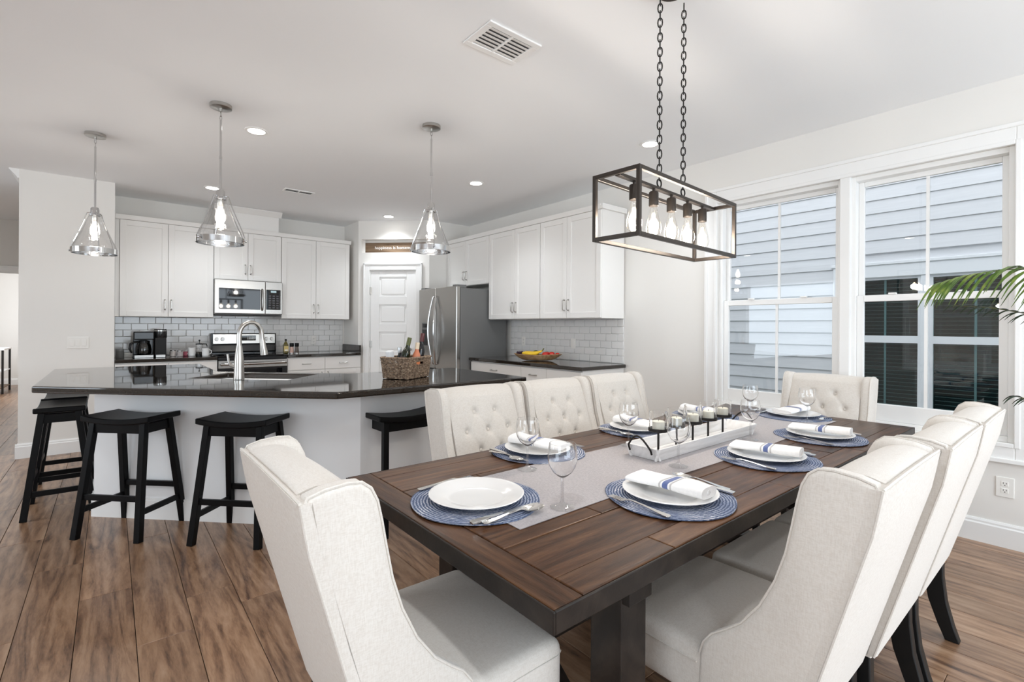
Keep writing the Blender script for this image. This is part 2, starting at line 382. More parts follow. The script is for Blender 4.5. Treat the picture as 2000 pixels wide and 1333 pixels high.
# pantry: two stub walls and the diagonal wall with door opening and niche
QX, QY, RX, RY = 2.68, 6.66, 3.40, 5.94
S(MB().box(QX, QX + .1, QY + .0, YB, 0, ZC), 'wall_pantry_left', M_WALL, 'short wall return left of the pantry')
S(MB().box(RX, XW, RY, RY + .1, 0, ZC), 'wall_pantry_right', M_WALL, 'short wall return right of the pantry')
DC = Vector(((QX + RX) / 2, (QY + RY) / 2, 0)); q = math.sqrt(.5)
DM = Matrix(((q, q, 0, DC[0]), (-q, q, 0, DC[1]), (0, 0, 1, 0), (0, 0, 0, 1)))   # local x along the wall, y into the wall
HL = (Vector((RX, RY)) - Vector((QX, QY))).length / 2
dw = MB(DM)
DS0, DS1, DZ = -.345, .325, 2.065                     # door opening
NS0, NS1, NZ0, NZ1 = -.467, .467, 2.312, 2.497        # niche
dw.box(-HL, DS0, 0, .1, 0, DZ).box(DS1, HL, 0, .1, 0, DZ).box(-HL, HL, 0, .1, DZ, NZ0).box(-HL, HL, 0, .1, NZ1, ZC)
dw.box(-HL, NS0, 0, .1, NZ0, NZ1).box(NS1, HL, 0, .1, NZ0, NZ1).box(-HL, HL, .1, .13, DZ + .1, ZC)
S(dw, 'wall_pantry', M_WALL, 'diagonal pantry wall with a door and a niche above it')
# the rest of the house
S(MB().box(XL - .14, XL, YN, -2.4, 0, ZC).box(XL - .14, XL, .7, 3.9, 0, ZC).box(XL - .14, XL, 5.9, 6.55, 0, ZC).box(XL - .14, XL, -2.4, .7, 0, .6).box(XL - .14, XL, -2.4, .7, 2.4, ZC).box(XL - .14, XL, 3.9, 5.9, 0, .6).box(XL - .14, XL, 3.9, 5.9, 2.4, ZC), 'wall_living', M_WALL)
S(MB().box(XL, 0, YN - .14, YN, 0, ZC).box(3.8, XW + T, YN - .14, YN, 0, ZC).box(0, 3.8, YN - .14, YN, 2.4, ZC).box(0, 3.8, YN - .14, YN, 0, .1), 'wall_near', M_WALL)
S(MB().box(XL - .14, -2.4, 6.55, 6.7, 0, ZC).box(-2.54, -2.4, 6.7, 10.4, 0, ZC).box(-2.54, -2.4, 10.4, 14.0, 2.4, ZC).box(-2.54, -2.4, 14.0, 14.75, 0, ZC).box(-2.54, -2.4, 10.4, 14.0, 0, .6), 'wall_hall', M_WALL)
S(MB().box(-2.54, 1.2, 14.6, 14.75, 0, ZC).box(1.06, 1.2, 9.98, 14.6, 0, ZC).box(-.68, 1.2, 9.86, 9.98, 0, ZC), 'wall_far', M_WALL)
S(MB().box(-2.4, -.68, 9.82, 9.98, 2.03, ZC), 'wall_header', M_WALL, 'header above the opening to the far room')
S(MB().box(-2.4, -.68, 9.79, 9.82, 1.995, 2.09).box(-2.4, -.68, 9.775, 9.82, 2.075, 2.1), 'trim_1', M_TRIM, 'white casing under the hall header', bevel=.003)

def moulding(name, p0, p1, n, prof, m=M_TRIM, label=None):
    """profile (out, z) swept along the floor line p0-p1, n = outward direction"""
    p0, p1, n = Vector(p0), Vector(p1), Vector(n)
    mb = MB(); N = len(prof)
    vs = [tuple(Vector((p[0] + n[0] * o, p[1] + n[1] * o, z))) for p in (p0, p1) for o, z in prof]
    mb.add(vs, [tuple(range(N)), tuple(range(2 * N - 1, N - 1, -1))] + [(i, N + i, N + (i + 1) % N, (i + 1) % N) for i in range(N)])
    o = mb.build(name, m, None, smooth=False, fix=True); o['kind'] = 'structure'
    if label: o['label'] = label
    return o
BB = [(0, 0), (.018, 0), (.018, .11), (.012, .118), (.012, .128), (.006, .14), (0, .14)]
moulding('baseboard_right', (XW, YN), (XW, 3.1), (-1, 0), BB, label='white baseboard below the windows')
moulding('baseboard_left', (-.698, 6.55), (.027, 6.55), (0, -1), BB)
moulding('baseboard_left', (-.68, 6.55), (-.68, 9.78), (-1, 0), BB)
moulding('baseboard_far', (-2.4, 14.6), (1.06, 14.6), (0, -1), BB)
CR = [(0, ZC - .085), (.012, ZC - .085), (.02, ZC - .07), (.06, ZC - .02), (.07, ZC - .012), (.07, ZC - .001), (0, ZC - .001)]
moulding('trim_2', (-.68, 6.55), (-.68, 9.78), (-1, 0), CR, label='white crown moulding on the hall side')

# window casing and the two double-hung windows
tr = MB()
cw = .088
def frame_rect(mb, y0, y1, z0, z1, w, x0, x1):
    mb.box(x0, x1, y0, y0 + w, z0, z1).box(x0, x1, y1 - w, y1, z0, z1).box(x0, x1, y0 + w, y1 - w, z0, z0 + w).box(x0, x1, y0 + w, y1 - w, z1 - w, z1)
frame_rect(tr, WY0 - cw, WY1 + cw, WZ0 - cw - .012, WZ1 + cw + .02, cw, XW - .016, XW)
frame_rect(tr, WY0 - cw - .014, WY1 + cw + .014, WZ0 - cw - .026, WZ1 + cw + .034, .026, XW - .028, XW)
frame_rect(tr, WY0 - .022, WY1 + .022, WZ0 - .022, WZ1 + .022, .026, XW - .022, XW)
S(tr, 'trim_3', M_TRIM, 'white moulded casing framing both windows', bevel=.004)
S(MB().box(XW - .012, XW + .13, 1.149, 1.213, WZ0, WZ1), 'trim_4', M_TRIM, 'white mullion between the two windows', bevel=.004)
def window(name, y0, y1, label):
    o = thing(name, label, None, (XW + .1, (y0 + y1) / 2, WZ0)); o['kind'] = 'structure'
    m = MB(); frame_rect(m, y0, y1, WZ0, WZ1, .034, XW + .03, XW + .15); m.build('window_frame', M_TRIM, o, smooth=False, bevel=.003)
    zm = 1.495
    for nm, xa, xb, za, zb, st, rb, rt_ in (('upper_sash', XW + .095, XW + .125, zm - .02, WZ1 - .034, .034, .042, .034), ('lower_sash', XW + .055, XW + .088, WZ0 + .034, zm + .022, .042, .115, .045)):
        ya, yb = y0 + .034, y1 - .034
        s_ = MB().box(xa, xb, ya, ya + st, za, zb).box(xa, xb, yb - st, yb, za, zb).box(xa, xb, ya + st, yb - st, za, za + rb).box(xa, xb, ya + st, yb - st, zb - rt_, zb).build(nm, M_TRIM, o, smooth=False, bevel=.004)
        ym = (ya + yb) / 2; xm = (xa + xb) / 2
        MB().box(xm - .007, xm + .007, ym - .009, ym + .009, za + rb, zb - rt_).build('muntin', M_TRIM, s_, smooth=False)
        for c, d in ((ya + st, ym - .009), (ym + .009, yb - st)):
            MB().box(xm - .002, xm + .002, c, d, za + rb, zb - rt_).build('pane', M_PANE, s_, smooth=False)
        if nm == 'lower_sash':
            for t in (.27, .73):
                yy = ya + (yb - ya) * t
                MB().box(xa - .012, xa + .02, yy - .022, yy + .022, zb, zb + .012).build('sash_lock', M_TRIM, s_, smooth=False, bevel=.003)
    return o
window('window_1', 1.203, WY1, 'left double-hung window facing the pale siding')
window('window_2', WY0, 1.159, 'right double-hung window facing the neighbour\'s dark window')

# pantry door, casing, sign
CS = MB(DM)
for a, b in ((DS0 - .085, DS0), (DS1, DS1 + .085)):
    CS.box(a, b, -.016, 0, 0, DZ + .085); CS.box(a if a < 0 else b - .022, a + .022 if a < 0 else b, -.026, 0, 0, DZ + .095)
CS.box(DS0, DS1, -.016, 0, DZ, DZ + .085).box(DS0 - .085, DS1 + .085, -.026, 0, DZ + .073, DZ + .097)
CS.box(DS0, DS0 + .012, -.004, .09, 0, DZ).box(DS1 - .012, DS1, -.004, .09, 0, DZ).box(DS0, DS1, -.004, .09, DZ - .012, DZ)
S(CS, 'trim_5', M_TRIM, 'white casing around the pantry door', bevel=.003)
d1 = thing('door_1', 'white five-panel pantry door', None, tuple(DM @ Vector(((DS0 + DS1) / 2, .03, 0)))); d1['kind'] = 'structure'
dd = MB(DM); a, b = DS0 + .014, DS1 - .014
ph, pg = .27, .115
zp = [(.16 + i * (ph + pg), .16 + i * (ph + pg) + ph) for i in range(5)]
pa, pb = a + .125, b - .125
dd.box(a, b, .022, .045, .008, DZ - .014)
dd.box(a, pa, .006, .022, .008, DZ - .014).box(pb, b, .006, .022, .008, DZ - .014)
zz = [.008] + [z for p in zp for z in p] + [DZ - .014]
for i in range(0, len(zz), 2): dd.box(pa, pb, .006, .022, zz[i], zz[i + 1])
dd.build('door_leaf', M_TRIM, d1, smooth=False, bevel=.003)
for z0, z1 in zp:
    p_ = MB(DM); p_.box(pa + .028, pb - .028, .010, .022, z0 + .028, z1 - .028)
    p_.build('panel', M_TRIM, d1, smooth=False, bevel=.008)
for z in (.25, 1.03, 1.78):
    MB(DM).cyl((a - .004, -.002, z - .045), (a - .004, -.002, z + .045), .007, n=10).box(a - .016, a + .02, .0, .006, z - .045, z + .045).build('hinge', M_NICK, d1, smooth=False)
MB(DM).cyl((b - .06, .006, .96), (b - .06, -.03, .96), .012, n=12).ball((b - .06, -.05, .96), .027).build('knob', M_NICK, d1)
sg = thing('sign', 'long brown wooden sign lettered in white in the niche over the pantry door', 'sign', tuple(DM @ Vector((0, .08, NZ0))))
MB(DM).box(NS0 + .004, NS1 - .004, .078, .096, NZ0 + .001, NZ1 - .035).build('board', M_SIGN, sg, smooth=False, bevel=.002)
def text_mesh(name, txt, size, mtx, m, parent, ext=.0015, align='CENTER', width=None):
    c = bpy.data.curves.new(name, 'FONT'); c.body = txt; c.size = size; c.extrude = ext; c.align_x = align; c.align_y = 'CENTER'; c.resolution_u = 2
    t = bpy.data.objects.new(name, c); COL.objects.link(t)
    bpy.context.view_layer.update()
    me = bpy.data.meshes.new_from_object(t.evaluated_get(bpy.context.evaluated_depsgraph_get()))
    COL.objects.unlink(t); bpy.data.objects.remove(t)
    if width:
        xs = [v.co.x for v in me.vertices]; k = width / (max(xs) - min(xs)); me.transform(Matrix.Diagonal((k, k if k < 1 else 1, 1, 1)))
    me.transform(mtx); off = ORG[parent.name]; me.transform(Matrix.Translation(-off))
    me.materials.clear(); me.materials.append(m)
    o = bpy.data.objects.new(name, me); COL.objects.link(o); o.parent = parent; ORG[o.name] = Vector(off); return o
M_LET = mat('white_lettering', (.85, .83, .80), .6)
FR = Matrix(((1, 0, 0, 0), (0, 0, -1, 0), (0, 1, 0, 0), (0, 0, 0, 1)))   # upright text facing local -y
text_mesh('lettering', 'happiness is homemade', .058, DM @ Matrix.Translation((0.0, .0765, (NZ0 + NZ1) / 2 - .016)) @ FR, M_LET, sg, width=.60)

# ------------------------------------------------------------------ backsplash tiles (parts of the walls)
TW, TH, G = .152, .076, .003
MB().box(.03, 2.66, YB - .003, YB, .914, 1.40).build('grout', M_GROUT, wb, smooth=False)
MB().box(XW - .003, XW, 3.125, 4.95, .906, 1.40).build('grout', M_GROUT, wr, smooth=False)
def tile_mesh(w):
    return MB().box(-w / 2 + G / 2, w / 2 - G / 2, -.008, 0, -TH / 2 + G / 2, TH / 2 - G / 2).build('tile', M_TILE, None, bevel=.0025, seg=1, raw=True)
full = tile_mesh(TW)
def put_tile(parent, c, w, rz, first=[True]):
    if abs(w - TW) < .001:
        if first[0]: first[0] = False; o = full
        else: o = full.copy(); COL.objects.link(o)
    else: o = tile_mesh(w)
    o.parent = parent; o.location = Vector(c) - parent.location; ORG[o.name] = Vector((0, 0, 0))
    o.rotation_euler = (random.uniform(-.006, .006), random.uniform(-.002, .002), rz + random.uniform(-.006, .006))
def tiles(parent, a0, a1, z0, z1, place, rz):
    r = 0; z = z0 + TH / 2
    while z - TH / 2 < z1 - .02:
        x = a0 - (TW / 2 if r % 2 else 0)
        while x < a1 - .01:
            l, h = max(x, a0), min(x + TW, a1); x += TW
            if h - l > .02: put_tile(parent, place((l + h) / 2, z), h - l, rz)
        z += TH; r += 1
tiles(wb, .03, 2.655, .916, 1.40, lambda x, z: (x, YB - .003, z), 0)
tiles(wr, 3.128, 4.95, .908, 1.40, lambda y, z: (XW - .003, y, z), -PI / 2)

# ------------------------------------------------------------------ kitchen cabinets
def shaker(mb_parent, M, x0, x1, z0, z1, name='door', m=M_CAB, stile=.058):
    """shaker front in a local frame: x along the run, y into the cabinet (front face at y = 0)"""
    d = MB(M).box(x0, x0 + stile, -.02, 0, z0, z1).box(x1 - stile, x1, -.02, 0, z0, z1).box(x0 + stile, x1 - stile, -.02, 0, z0, z0 + stile).box(x0 + stile, x1 - stile, -.02, 0, z1 - stile, z1).build(name, m, mb_parent, smooth=False, bevel=.002)
    MB(M).box(x0 + stile - .002, x1 - stile + .002, -.011, -.002, z0 + stile - .002, z1 - stile + .002).build('panel', m, d, smooth=False)
    return d
def slab(parent, M, x0, x1, z0, z1, name='drawer'):
    return MB(M).box(x0, x1, -.02, 0, z0, z1).build(name, M_CAB, parent, smooth=False, bevel=.003)
def pull(parent, M, p, L=.11, vertical=True, name='handle'):
    a = Vector(p); h = Vector((0, 0, L / 2)) if vertical else Vector((L / 2, 0, 0)); o = Vector((0, -.03, 0))
    mb = MB(M).tube([a - h, a - h + o * .6, a - h * .82 + o, a + h * .82 + o, a + h + o * .6, a + h], .0055, 8)
    mb.ball(tuple(a - h), (.009, .009, .009), 8, 5).ball(tuple(a + h), (.009, .009, .009), 8, 5)
    return mb.build(name, M_NICK, parent)
def frame_m(ox, oy, rz): return Matrix.Translation((ox, oy, 0)) @ Matrix.Rotation(rz, 4, 'Z')
MBACK = frame_m(0, 6.8535, 0)                         # back run: local x = world X, front faces -Y
def upper(label, M, x0, x1, z0, z1, depth, split, hz=None, side=None):
    o = thing('upper_cabinet', label, 'cabinet', tuple(M @ Vector(((x0 + x1) / 2, depth / 2, z0))), group='white shaker wall cabinets')
    MB(M).box(x0 + .001, x1 - .001, .0, depth, z0, z1).build('body', M_CAB, o, smooth=False, bevel=.001)
    g = .002
    d1_ = shaker(o, M, x0 + g + .001, split - g, z0 + .004, z1 - .004); d2_ = shaker(o, M, split + g, x1 - g - .001, z0 + .004, z1 - .004)
    hz = hz or z0 + .14
    pull(d1_, M, (split - .03, -.02, hz)); pull(d2_, M, (split + .03, -.02, hz))
    return o
ZU0, ZU1 = 1.372, 2.44
upper('white two-door wall cabinet above the coffee maker', MBACK, .068, .955, ZU0, ZU1, .325, .505)
upper('short white two-door wall cabinet above the microwave', MBACK, .957, 1.715, 1.842, ZU1, .325, 1.325, 1.98)
upper('white two-door wall cabinet between the microwave and the pantry', MBACK, 1.717, 2.622, ZU0, ZU1, .325, 2.157)
tag(MB().box(.03, .066, 6.86, YB - .005, ZU0, ZU1).build('filler_panel', M_CAB, None, smooth=False), 'narrow white filler strip beside the leftmost wall cabinet', 'panel')
MRGT = frame_m(3.704, 0, -PI / 2)                     # right run: local x = -world Y, front faces -X
def Rr(y): return -y
upper('short white two-door wall cabinet above the refrigerator', MRGT, Rr(5.935), Rr(4.945), 1.83, ZU1, .345, Rr(5.471), 1.965)
upper('tall white two-door wall cabinet next to the refrigerator', MRGT, Rr(4.943), Rr(3.992), ZU0, ZU1, .345, Rr(4.435))
upper('white two-door wall cabinet at the end nearest the windows', MRGT, Rr(3.990), Rr(3.118), ZU0, ZU1, .345, Rr(3.579))
def crown(M, x0, x1, depth, label, ret=True):
    mb = MB(M); prof = [(0, ZU1), (-.022, ZU1), (-.026, ZU1 + .012), (-.03, ZU1 + .03), (-.036, ZU1 + .05), (0, ZU1 + .05)]
    mb.prism(prof, x0, x1, 'x')
    if ret: mb.box(x1 - .001, x1 + .03, -.03, depth, ZU1, ZU1 + .05)
    return tag(mb.build('crown_moulding', M_CAB, None, smooth=False, bevel=.002, fix=True), label, 'moulding')
crown(MBACK, .03, 2.64, .33, 'white crown strip on top of the back wall cabinets', False)
crown(MRGT, Rr(5.935), Rr(3.118), .35, 'white crown strip on top of the right wall cabinets', True)
ch = thing('vent_chase', 'white boxed vent chase above the microwave cabinet reaching the ceiling', 'vent chase', (1.34, 7.0, 2.495))
MB().box(.985, 1.69, 6.87, YB - .004, 2.491, ZC - .002).build('body', M_CAB, ch, smooth=False)
MB().prism([(6.87, ZC - .07), (6.858, ZC - .07), (6.815, ZC - .012), (6.815, ZC - .003), (6.87, ZC - .003)], .955, 1.72, 'x').box(1.69, 1.72, 6.83, YB - .004, ZC - .02, ZC - .003).build('crown', M_CAB, ch, smooth=False, fix=True)

# base cabinets
def base(label, M, x0, x1, depth, z1, drawers, doors, name='base_cabinet'):
    o = thing(name, label, 'cabinet', tuple(M @ Vector(((x0 + x1) / 2, depth / 2, 0))), group='white base cabinets')
    MB(M).box(x0 + .001, x1 - .001, 0, depth, .1, z1).box(x0 + .001, x1 - .001, .06, depth, 0, .1).build('body', M_CAB, o, smooth=False)
    g = .002
    for a, b in drawers:
        d_ = slab(o, M, a + g, b - g, z1 - .165, z1 - .015); pull(d_, M, ((a + b) / 2, -.02, z1 - .09), .1, False)
    for a, b, hx in doors:
        d_ = shaker(o, M, a + g, b - g, .11, z1 - .175); pull(d_, M, (hx, -.02, z1 - .26))
    return o
MB6 = frame_m(0, 6.57, 0)
base('white base cabinet under the coffee maker', MB6, .03, .958, .615, .876, [(.03, .49), (.49, .958)], [(.03, .49, .45), (.49, .958, .53)])
base('white two-drawer base cabinet right of the range', MB6, 1.722, 2.675, .615, .876, [(1.722, 2.19), (2.19, 2.675)], [(1.722, 2.19, 2.15), (2.19, 2.675, 2.23)])
MR34 = frame_m(3.44, 0, -PI / 2)
base('white base cabinet beside the refrigerator', MR34, Rr(4.945), Rr(4.003), .62, .868, [(Rr(4.945), Rr(4.003))], [(Rr(4.945), Rr(4.474), Rr(4.51)), (Rr(4.474), Rr(4.003), Rr(4.44))])
base('white base cabinet at the window end', MR34, Rr(4.001), Rr(3.125), .62, .868, [(Rr(4.001), Rr(3.60)), (Rr(3.60), Rr(3.125))], [(Rr(4.001), Rr(3.60), Rr(3.64)), (Rr(3.60), Rr(3.125), Rr(3.56))])
def counter(label, poly, z0, z1, extra=None):
    mb = MB().prism(poly, z0, z1)
    if extra: mb.box(*extra)
    return tag(mb.build('countertop', M_GRAN, None, smooth=False, bevel=.008, seg=3), label, 'countertop')
counter('dark granite countertop left of the range', [(.03, 6.535), (.958, 6.535), (.958, YB - .013), (.03, YB - .013)], .876, .914)
ct = thing('countertop', 'dark granite countertop right of the range with a short end splash', 'countertop', (2.2, 6.86, .876))
MB().box(1.722, 2.676, 6.535, YB - .013, .876, .914).build('slab', M_GRAN, ct, smooth=False, bevel=.008, seg=3)
MB().box(2.655, 2.676, 6.54, YB - .013, .9145, 1.015).build('end_splash', M_GRAN, ct, smooth=False, bevel=.003)
counter('dark granite countertop under the fruit bowl', [(3.385, 3.09), (XW - .013, 3.09), (XW - .013, 4.945), (3.385, 4.945)], .868, .905)

# ------------------------------------------------------------------ range
X0, X1 = .964, 1.716
rg = thing('range', 'stainless and black freestanding electric range', 'stove', ((X0 + X1) / 2, 6.85, 0))
MB().box(X0, X1, 6.56, 7.12, .02, .905).build('body', M_BLKM, rg, smooth=False)
MB().box(X0 - .001, X1 + .001, 6.535, 7.08, .905, .922).build('cooktop', M_GLASSBLK, rg, smooth=False, bevel=.004)
bgd = MB().box(X0, X1, 7.08, 7.165, .905, 1.18).build('backguard', M_BLK, rg, smooth=False, bevel=.008)
MB().prism([(7.082, 1.035), (7.060, 1.045), (7.066, 1.168), (7.082, 1.174)], X0 + .018, X1 - .018, 'x').build('control_panel', M_STEEL, rg, smooth=False, bevel=.003, fix=True)
MB().prism([(7.085, .93), (7.05, .945), (7.062, 1.03), (7.085, 1.033)], X0 + .004, X1 - .004, 'x').build('vent_trim', M_BLK, rg, smooth=False, bevel=.006, fix=True)
MB().box(X0 + .285, X0 + .50, 7.054, 7.07, 1.085, 1.15).build('display', M_GLASSBLK, rg, smooth=False, bevel=.002)
for i in range(2):
    for k in range(5):
        MB().box(X0 + .40 + k * .018, X0 + .412 + k * .018, 7.052, 7.056, 1.10 + i * .022, 1.112 + i * .022).build('button', M_PLASTIC, rg, smooth=False)
for dx in (.06, .125, .63, .695):
    kb = MB().cyl((X0 + dx, 7.064, 1.105), (X0 + dx, 7.038, 1.105), .024, .021, 20).build('knob', M_STEEL, rg)
    MB().box(X0 + dx - .004, X0 + dx + .004, 7.03, 7.04, 1.085, 1.126).build('pointer', M_STEEL, kb, smooth=False, bevel=.001)
MB().box(X0, X1, 6.545, 6.56, .868, .904).build('front_trim', M_BLK, rg, smooth=False, bevel=.003)
dr = MB().box(X0, X1, 6.53, 6.56, .24, .866).build('oven_door', M_BLK, rg, smooth=False, bevel=.004)
MB().box(X0, X1, 6.525, 6.532, .775, .864).build('door_band', M_STEEL, dr, smooth=False, bevel=.002)
MB().box(X0 + .06, X1 - .06, 6.527, 6.532, .33, .755).build('door_glass', M_GLASSBLK, dr, smooth=False)
MB().tube([(X0 + .03, 6.527, .82), (X0 + .03, 6.49, .822), (X0 + .06, 6.478, .824), (X1 - .06, 6.478, .824), (X1 - .03, 6.49, .822), (X1 - .03, 6.527, .82)], .016, 10).build('handle', M_STEEL, dr)
MB().box(X0, X1, 6.53, 6.56, .06, .232).build('warming_drawer', M_STEEL, rg, smooth=False, bevel=.004)
for cx_, cy_, r in ((1.15, 6.70, .1), (1.53, 6.70, .075), (1.15, 6.94, .075), (1.53, 6.94, .1)):
    MB().tube([(cx_ + r * math.cos(t * PI / 16), cy_ + r * math.sin(t * PI / 16), .9222) for t in range(32)], .0012, 4, closed=True).build('burner_ring', M_STEELD, rg)

# ------------------------------------------------------------------ microwave
mw = thing('microwave', 'stainless over-the-range microwave with a dark window', 'microwave', (1.325, 6.98, 1.405))
MB().box(.957, 1.715, 6.80, YB - .004, 1.412, 1.84).build('body', M_STEELD, mw, smooth=False)
df = MB().box(.957, 1.512, 6.772, 6.80, 1.425, 1.838)
dorr = df.build('door', M_STEEL, mw, smooth=False, bevel=.006)
MB().box(1.0, 1.455, 6.768, 6.774, 1.478, 1.735).build('door_glass', M_GLASSBLK, dorr, smooth=False, bevel=.004)
MB().tube([(1.475, 6.772, 1.735), (1.475, 6.745, 1.728), (1.475, 6.738, 1.70), (1.475, 6.738, 1.51), (1.475, 6.745, 1.482), (1.475, 6.772, 1.475)], .011, 10).build('handle', M_STEEL, dorr)
cp = MB().box(1.514, 1.715, 6.772, 6.80, 1.425, 1.838).build('control_side', M_STEEL, mw, smooth=False, bevel=.006)
MB().box(1.522, 1.692, 6.768, 6.774, 1.482, 1.738).build('keypad', M_GLASSBLK, cp, smooth=False, bevel=.003)
for i in range(6):
    for k in range(3):
        MB().box(1.55 + k * .045, 1.578 + k * .045, 6.7668, 6.7685, 1.50 + i * .03, 1.516 + i * .03).build('key', mat('dim_key', (.10, .10, .11), .5), cp, smooth=False)
MB().box(1.575, 1.64, 6.7665, 6.7685, 1.70, 1.725).build('clock_display', mat('display_glow', (.02, .02, .02), .3, emit=(.55, .75, .8), es=.5), cp, smooth=False)
MB().box(.97, 1.70, 6.78, 7.1, 1.402, 1.412).build('bottom_vent', M_BLKM, mw, smooth=False)

# ------------------------------------------------------------------ refrigerator
fr = thing('refrigerator', 'stainless french-door refrigerator with grey sides', 'refrigerator', (3.6, 5.42, 0))
FX, FY0, FY1, FZ = 3.215, 4.965, 5.89, 1.775
MB().box(FX + .065, 3.99, FY0 + .005, FY1 - .005, .03, FZ - .02).build('body', M_STEELD, fr, smooth=False, bevel=.006)
FS = 5.457
for a, b, s_ in ((FY0, FS - .003, 1), (FS + .003, FY1, -1)):
    d_ = MB().box(FX, FX + .06, a, b, .74, FZ).build('door', M_STEEL, fr, smooth=False, bevel=.012, seg=3)
    yy = FS - .035 if s_ == 1 else FS + .035
    sg_ = -1 if s_ == 1 else 1
    n_ = 15
    pts = [(FX - .018 - .05 * math.sin(PI * t / (n_ - 1)), yy + sg_ * .035 * math.sin(PI * t / (n_ - 1)), .80 + .86 * t / (n_ - 1)) for t in range(n_)]
    MB().tube([(FX + .002, pts[0][1], pts[0][2])] + pts + [(FX + .002, pts[-1][1], pts[-1][2])], .0125, 10).build('handle', M_CHROME, d_)
    if s_ == -1:
        MB().box(FX - .004, FX + .01, 5.63, 5.80, 1.02, 1.33).build('water_dispenser', M_STEELD, d_, smooth=False, bevel=.004)
        MB().box(FX - .006, FX + .006, 5.645, 5.785, 1.03, 1.24).build('dispenser_recess', M_BLK, d_, smooth=False, bevel=.003)
        MB().box(FX - .007, FX + .006, 5.66, 5.77, 1.265, 1.315).build('dispenser_panel', M_GLASSBLK, d_, smooth=False)
fz = MB().box(FX, FX + .06, FY0, FY1, .08, .73).build('freezer_drawer', M_STEEL, fr, smooth=False, bevel=.012, seg=3)
MB().tube([(FX + .002, FY0 + .1, .64), (FX - .05, FY0 + .11, .64), (FX - .05, FY1 - .11, .64), (FX + .002, FY1 - .1, .64)], .0125, 10).build('handle', M_CHROME, fz)
for a, b in ((FY0 + .02, FY0 + .12), (FY1 - .12, FY1 - .02)):
    MB().box(FX + .02, FX + .16, a, b, FZ - .02, FZ + .02).build('hinge_cover', M_STEELD, fr, smooth=False, bevel=.006)

# ------------------------------------------------------------------ island
isl = thing('island', 'white angled kitchen island base with baseboard', 'island', (.9, 4.0, 0))
OB = [(-.084, 4.289), (.96, 3.245), (1.0, 2.985), (2.30, 2.985), (2.30, 3.62), (1.40, 3.63), (.61, 4.42), (.61, 5.38), (-.084, 5.38)]
OB[1] = (1.009, 3.2); OB[2] = (1.22, 2.985)
MB().prism(OB, 0.0, .874).build('base_panel', M_ISL, isl, smooth=False, bevel=.002)
def offset_strip(pts, d, z0, z1, closed=False):
    """a strip standing d in front of the polyline (to its right-hand side)"""
    P = [Vector(p) for p in pts]; out = []
    for i, p in enumerate(P):
        ds = []
        if i > 0: ds.append((P[i] - P[i - 1]).normalized())
        if i < len(P) - 1: ds.append((P[i + 1] - P[i]).normalized())
        ns = [Vector((t.y, -t.x)) for t in ds]; n_ = sum(ns, Vector((0, 0))).normalized(); k = d / max(.3, n_.dot(ns[0]))
        out.append(p + n_ * k)
    poly = [tuple(p) for p in out] + [tuple(p) for p in reversed(P)]
    return poly
line = [(-.084, 5.38), (-.084, 4.289), (1.009, 3.2), (1.22, 2.985), (2.30, 2.985), (2.30, 3.62)]
line = line[::-1]
# strip on the outside of the base: walk so that the outside lies to the right
def strip_mb(line, d, z0, z1):
    P = offset_strip(line, d, z0, z1); n = len(line); mb = MB()
    o_ = P[:n]; i_ = P[n:][::-1]
    for k in range(n - 1): mb.prism([i_[k], i_[k + 1], o_[k + 1], o_[k]], z0, z1)
    return mb
def outward(line, d):
    a = offset_strip(line, d, 0, 1)[:len(line)]
    return a
_t = offset_strip(line, .02, 0, 1)[1]
if Vector(_t[:2])[1] > 2.985: line = line[::-1]
strip_mb(line, .014, 0, .12).build('baseboard', M_TRIM, isl, smooth=False, fix=True)
strip_mb(line, .009, .12, .135).build('baseboard_cap', M_TRIM, isl, smooth=False, fix=True)
# worktop with a sink cut-out: the polygon is laid in convex pieces round the opening
SKC = Vector((.805, 3.885)); su = Vector((q, -q)); sv = Vector((q, q)); SL, SD = .355, .20
def sk(a, b): p = SKC + su * a + sv * b; return (p.x, p.y)
A_, B_, C_, D_, E_, F_, G_, H_ = (-.36, 4.0), (.96, 2.68), (2.35, 2.68), (2.35, 3.68), (1.41, 3.695), (.655, 4.45), (.655, 5.46), (-.36, 5.46)
bm = bmesh.new()
outer = [bm.verts.new((*p, .914)) for p in (A_, B_, C_, D_, E_, F_, G_, H_)]
inner = [bm.verts.new((*sk(a, b), .914)) for a, b in ((-SL, -SD), (SL, -SD), (SL, SD), (-SL, SD))]
oe = [bm.edges.new((outer[i], outer[(i + 1) % 8])) for i in range(8)]; ie = [bm.edges.new((inner[i], inner[(i + 1) % 4])) for i in range(4)]
res = bmesh.ops.triangle_fill(bm, edges=oe + ie, use_beauty=True, use_dissolve=False)
fs = [f for f in res['geom'] if isinstance(f, bmesh.types.BMFace)]
for f in list(bm.faces):
    c = f.calc_center_median(); r_l = Vector((c.x, c.y)) - SKC
    if abs(r_l.dot(su)) < SL - .002 and abs(r_l.dot(sv)) < SD - .002: bm.faces.remove(f)
ex = bmesh.ops.extrude_face_region(bm, geom=list(bm.faces))
for v in [g_ for g_ in ex['geom'] if isinstance(g_, bmesh.types.BMVert)]: v.co.z = .874
bmesh.ops.recalc_face_normals(bm, faces=bm.faces)
me = bpy.data.meshes.new('island_worktop'); bm.to_mesh(me); bm.free(); me.materials.append(M_GRAN)
wt = bpy.data.objects.new('island_worktop', me); COL.objects.link(wt)
bmo = wt.modifiers.new('bevel', 'BEVEL'); bmo.width = .009; bmo.segments = 3; bmo.limit_method = 'ANGLE'; bmo.angle_limit = .6
tag(wt, 'large polished dark granite island worktop bent at an angle', 'countertop')
SM = Matrix(((su.x, sv.x, 0, SKC.x), (su.y, sv.y, 0, SKC.y), (0, 0, 1, 0), (0, 0, 0, 1)))
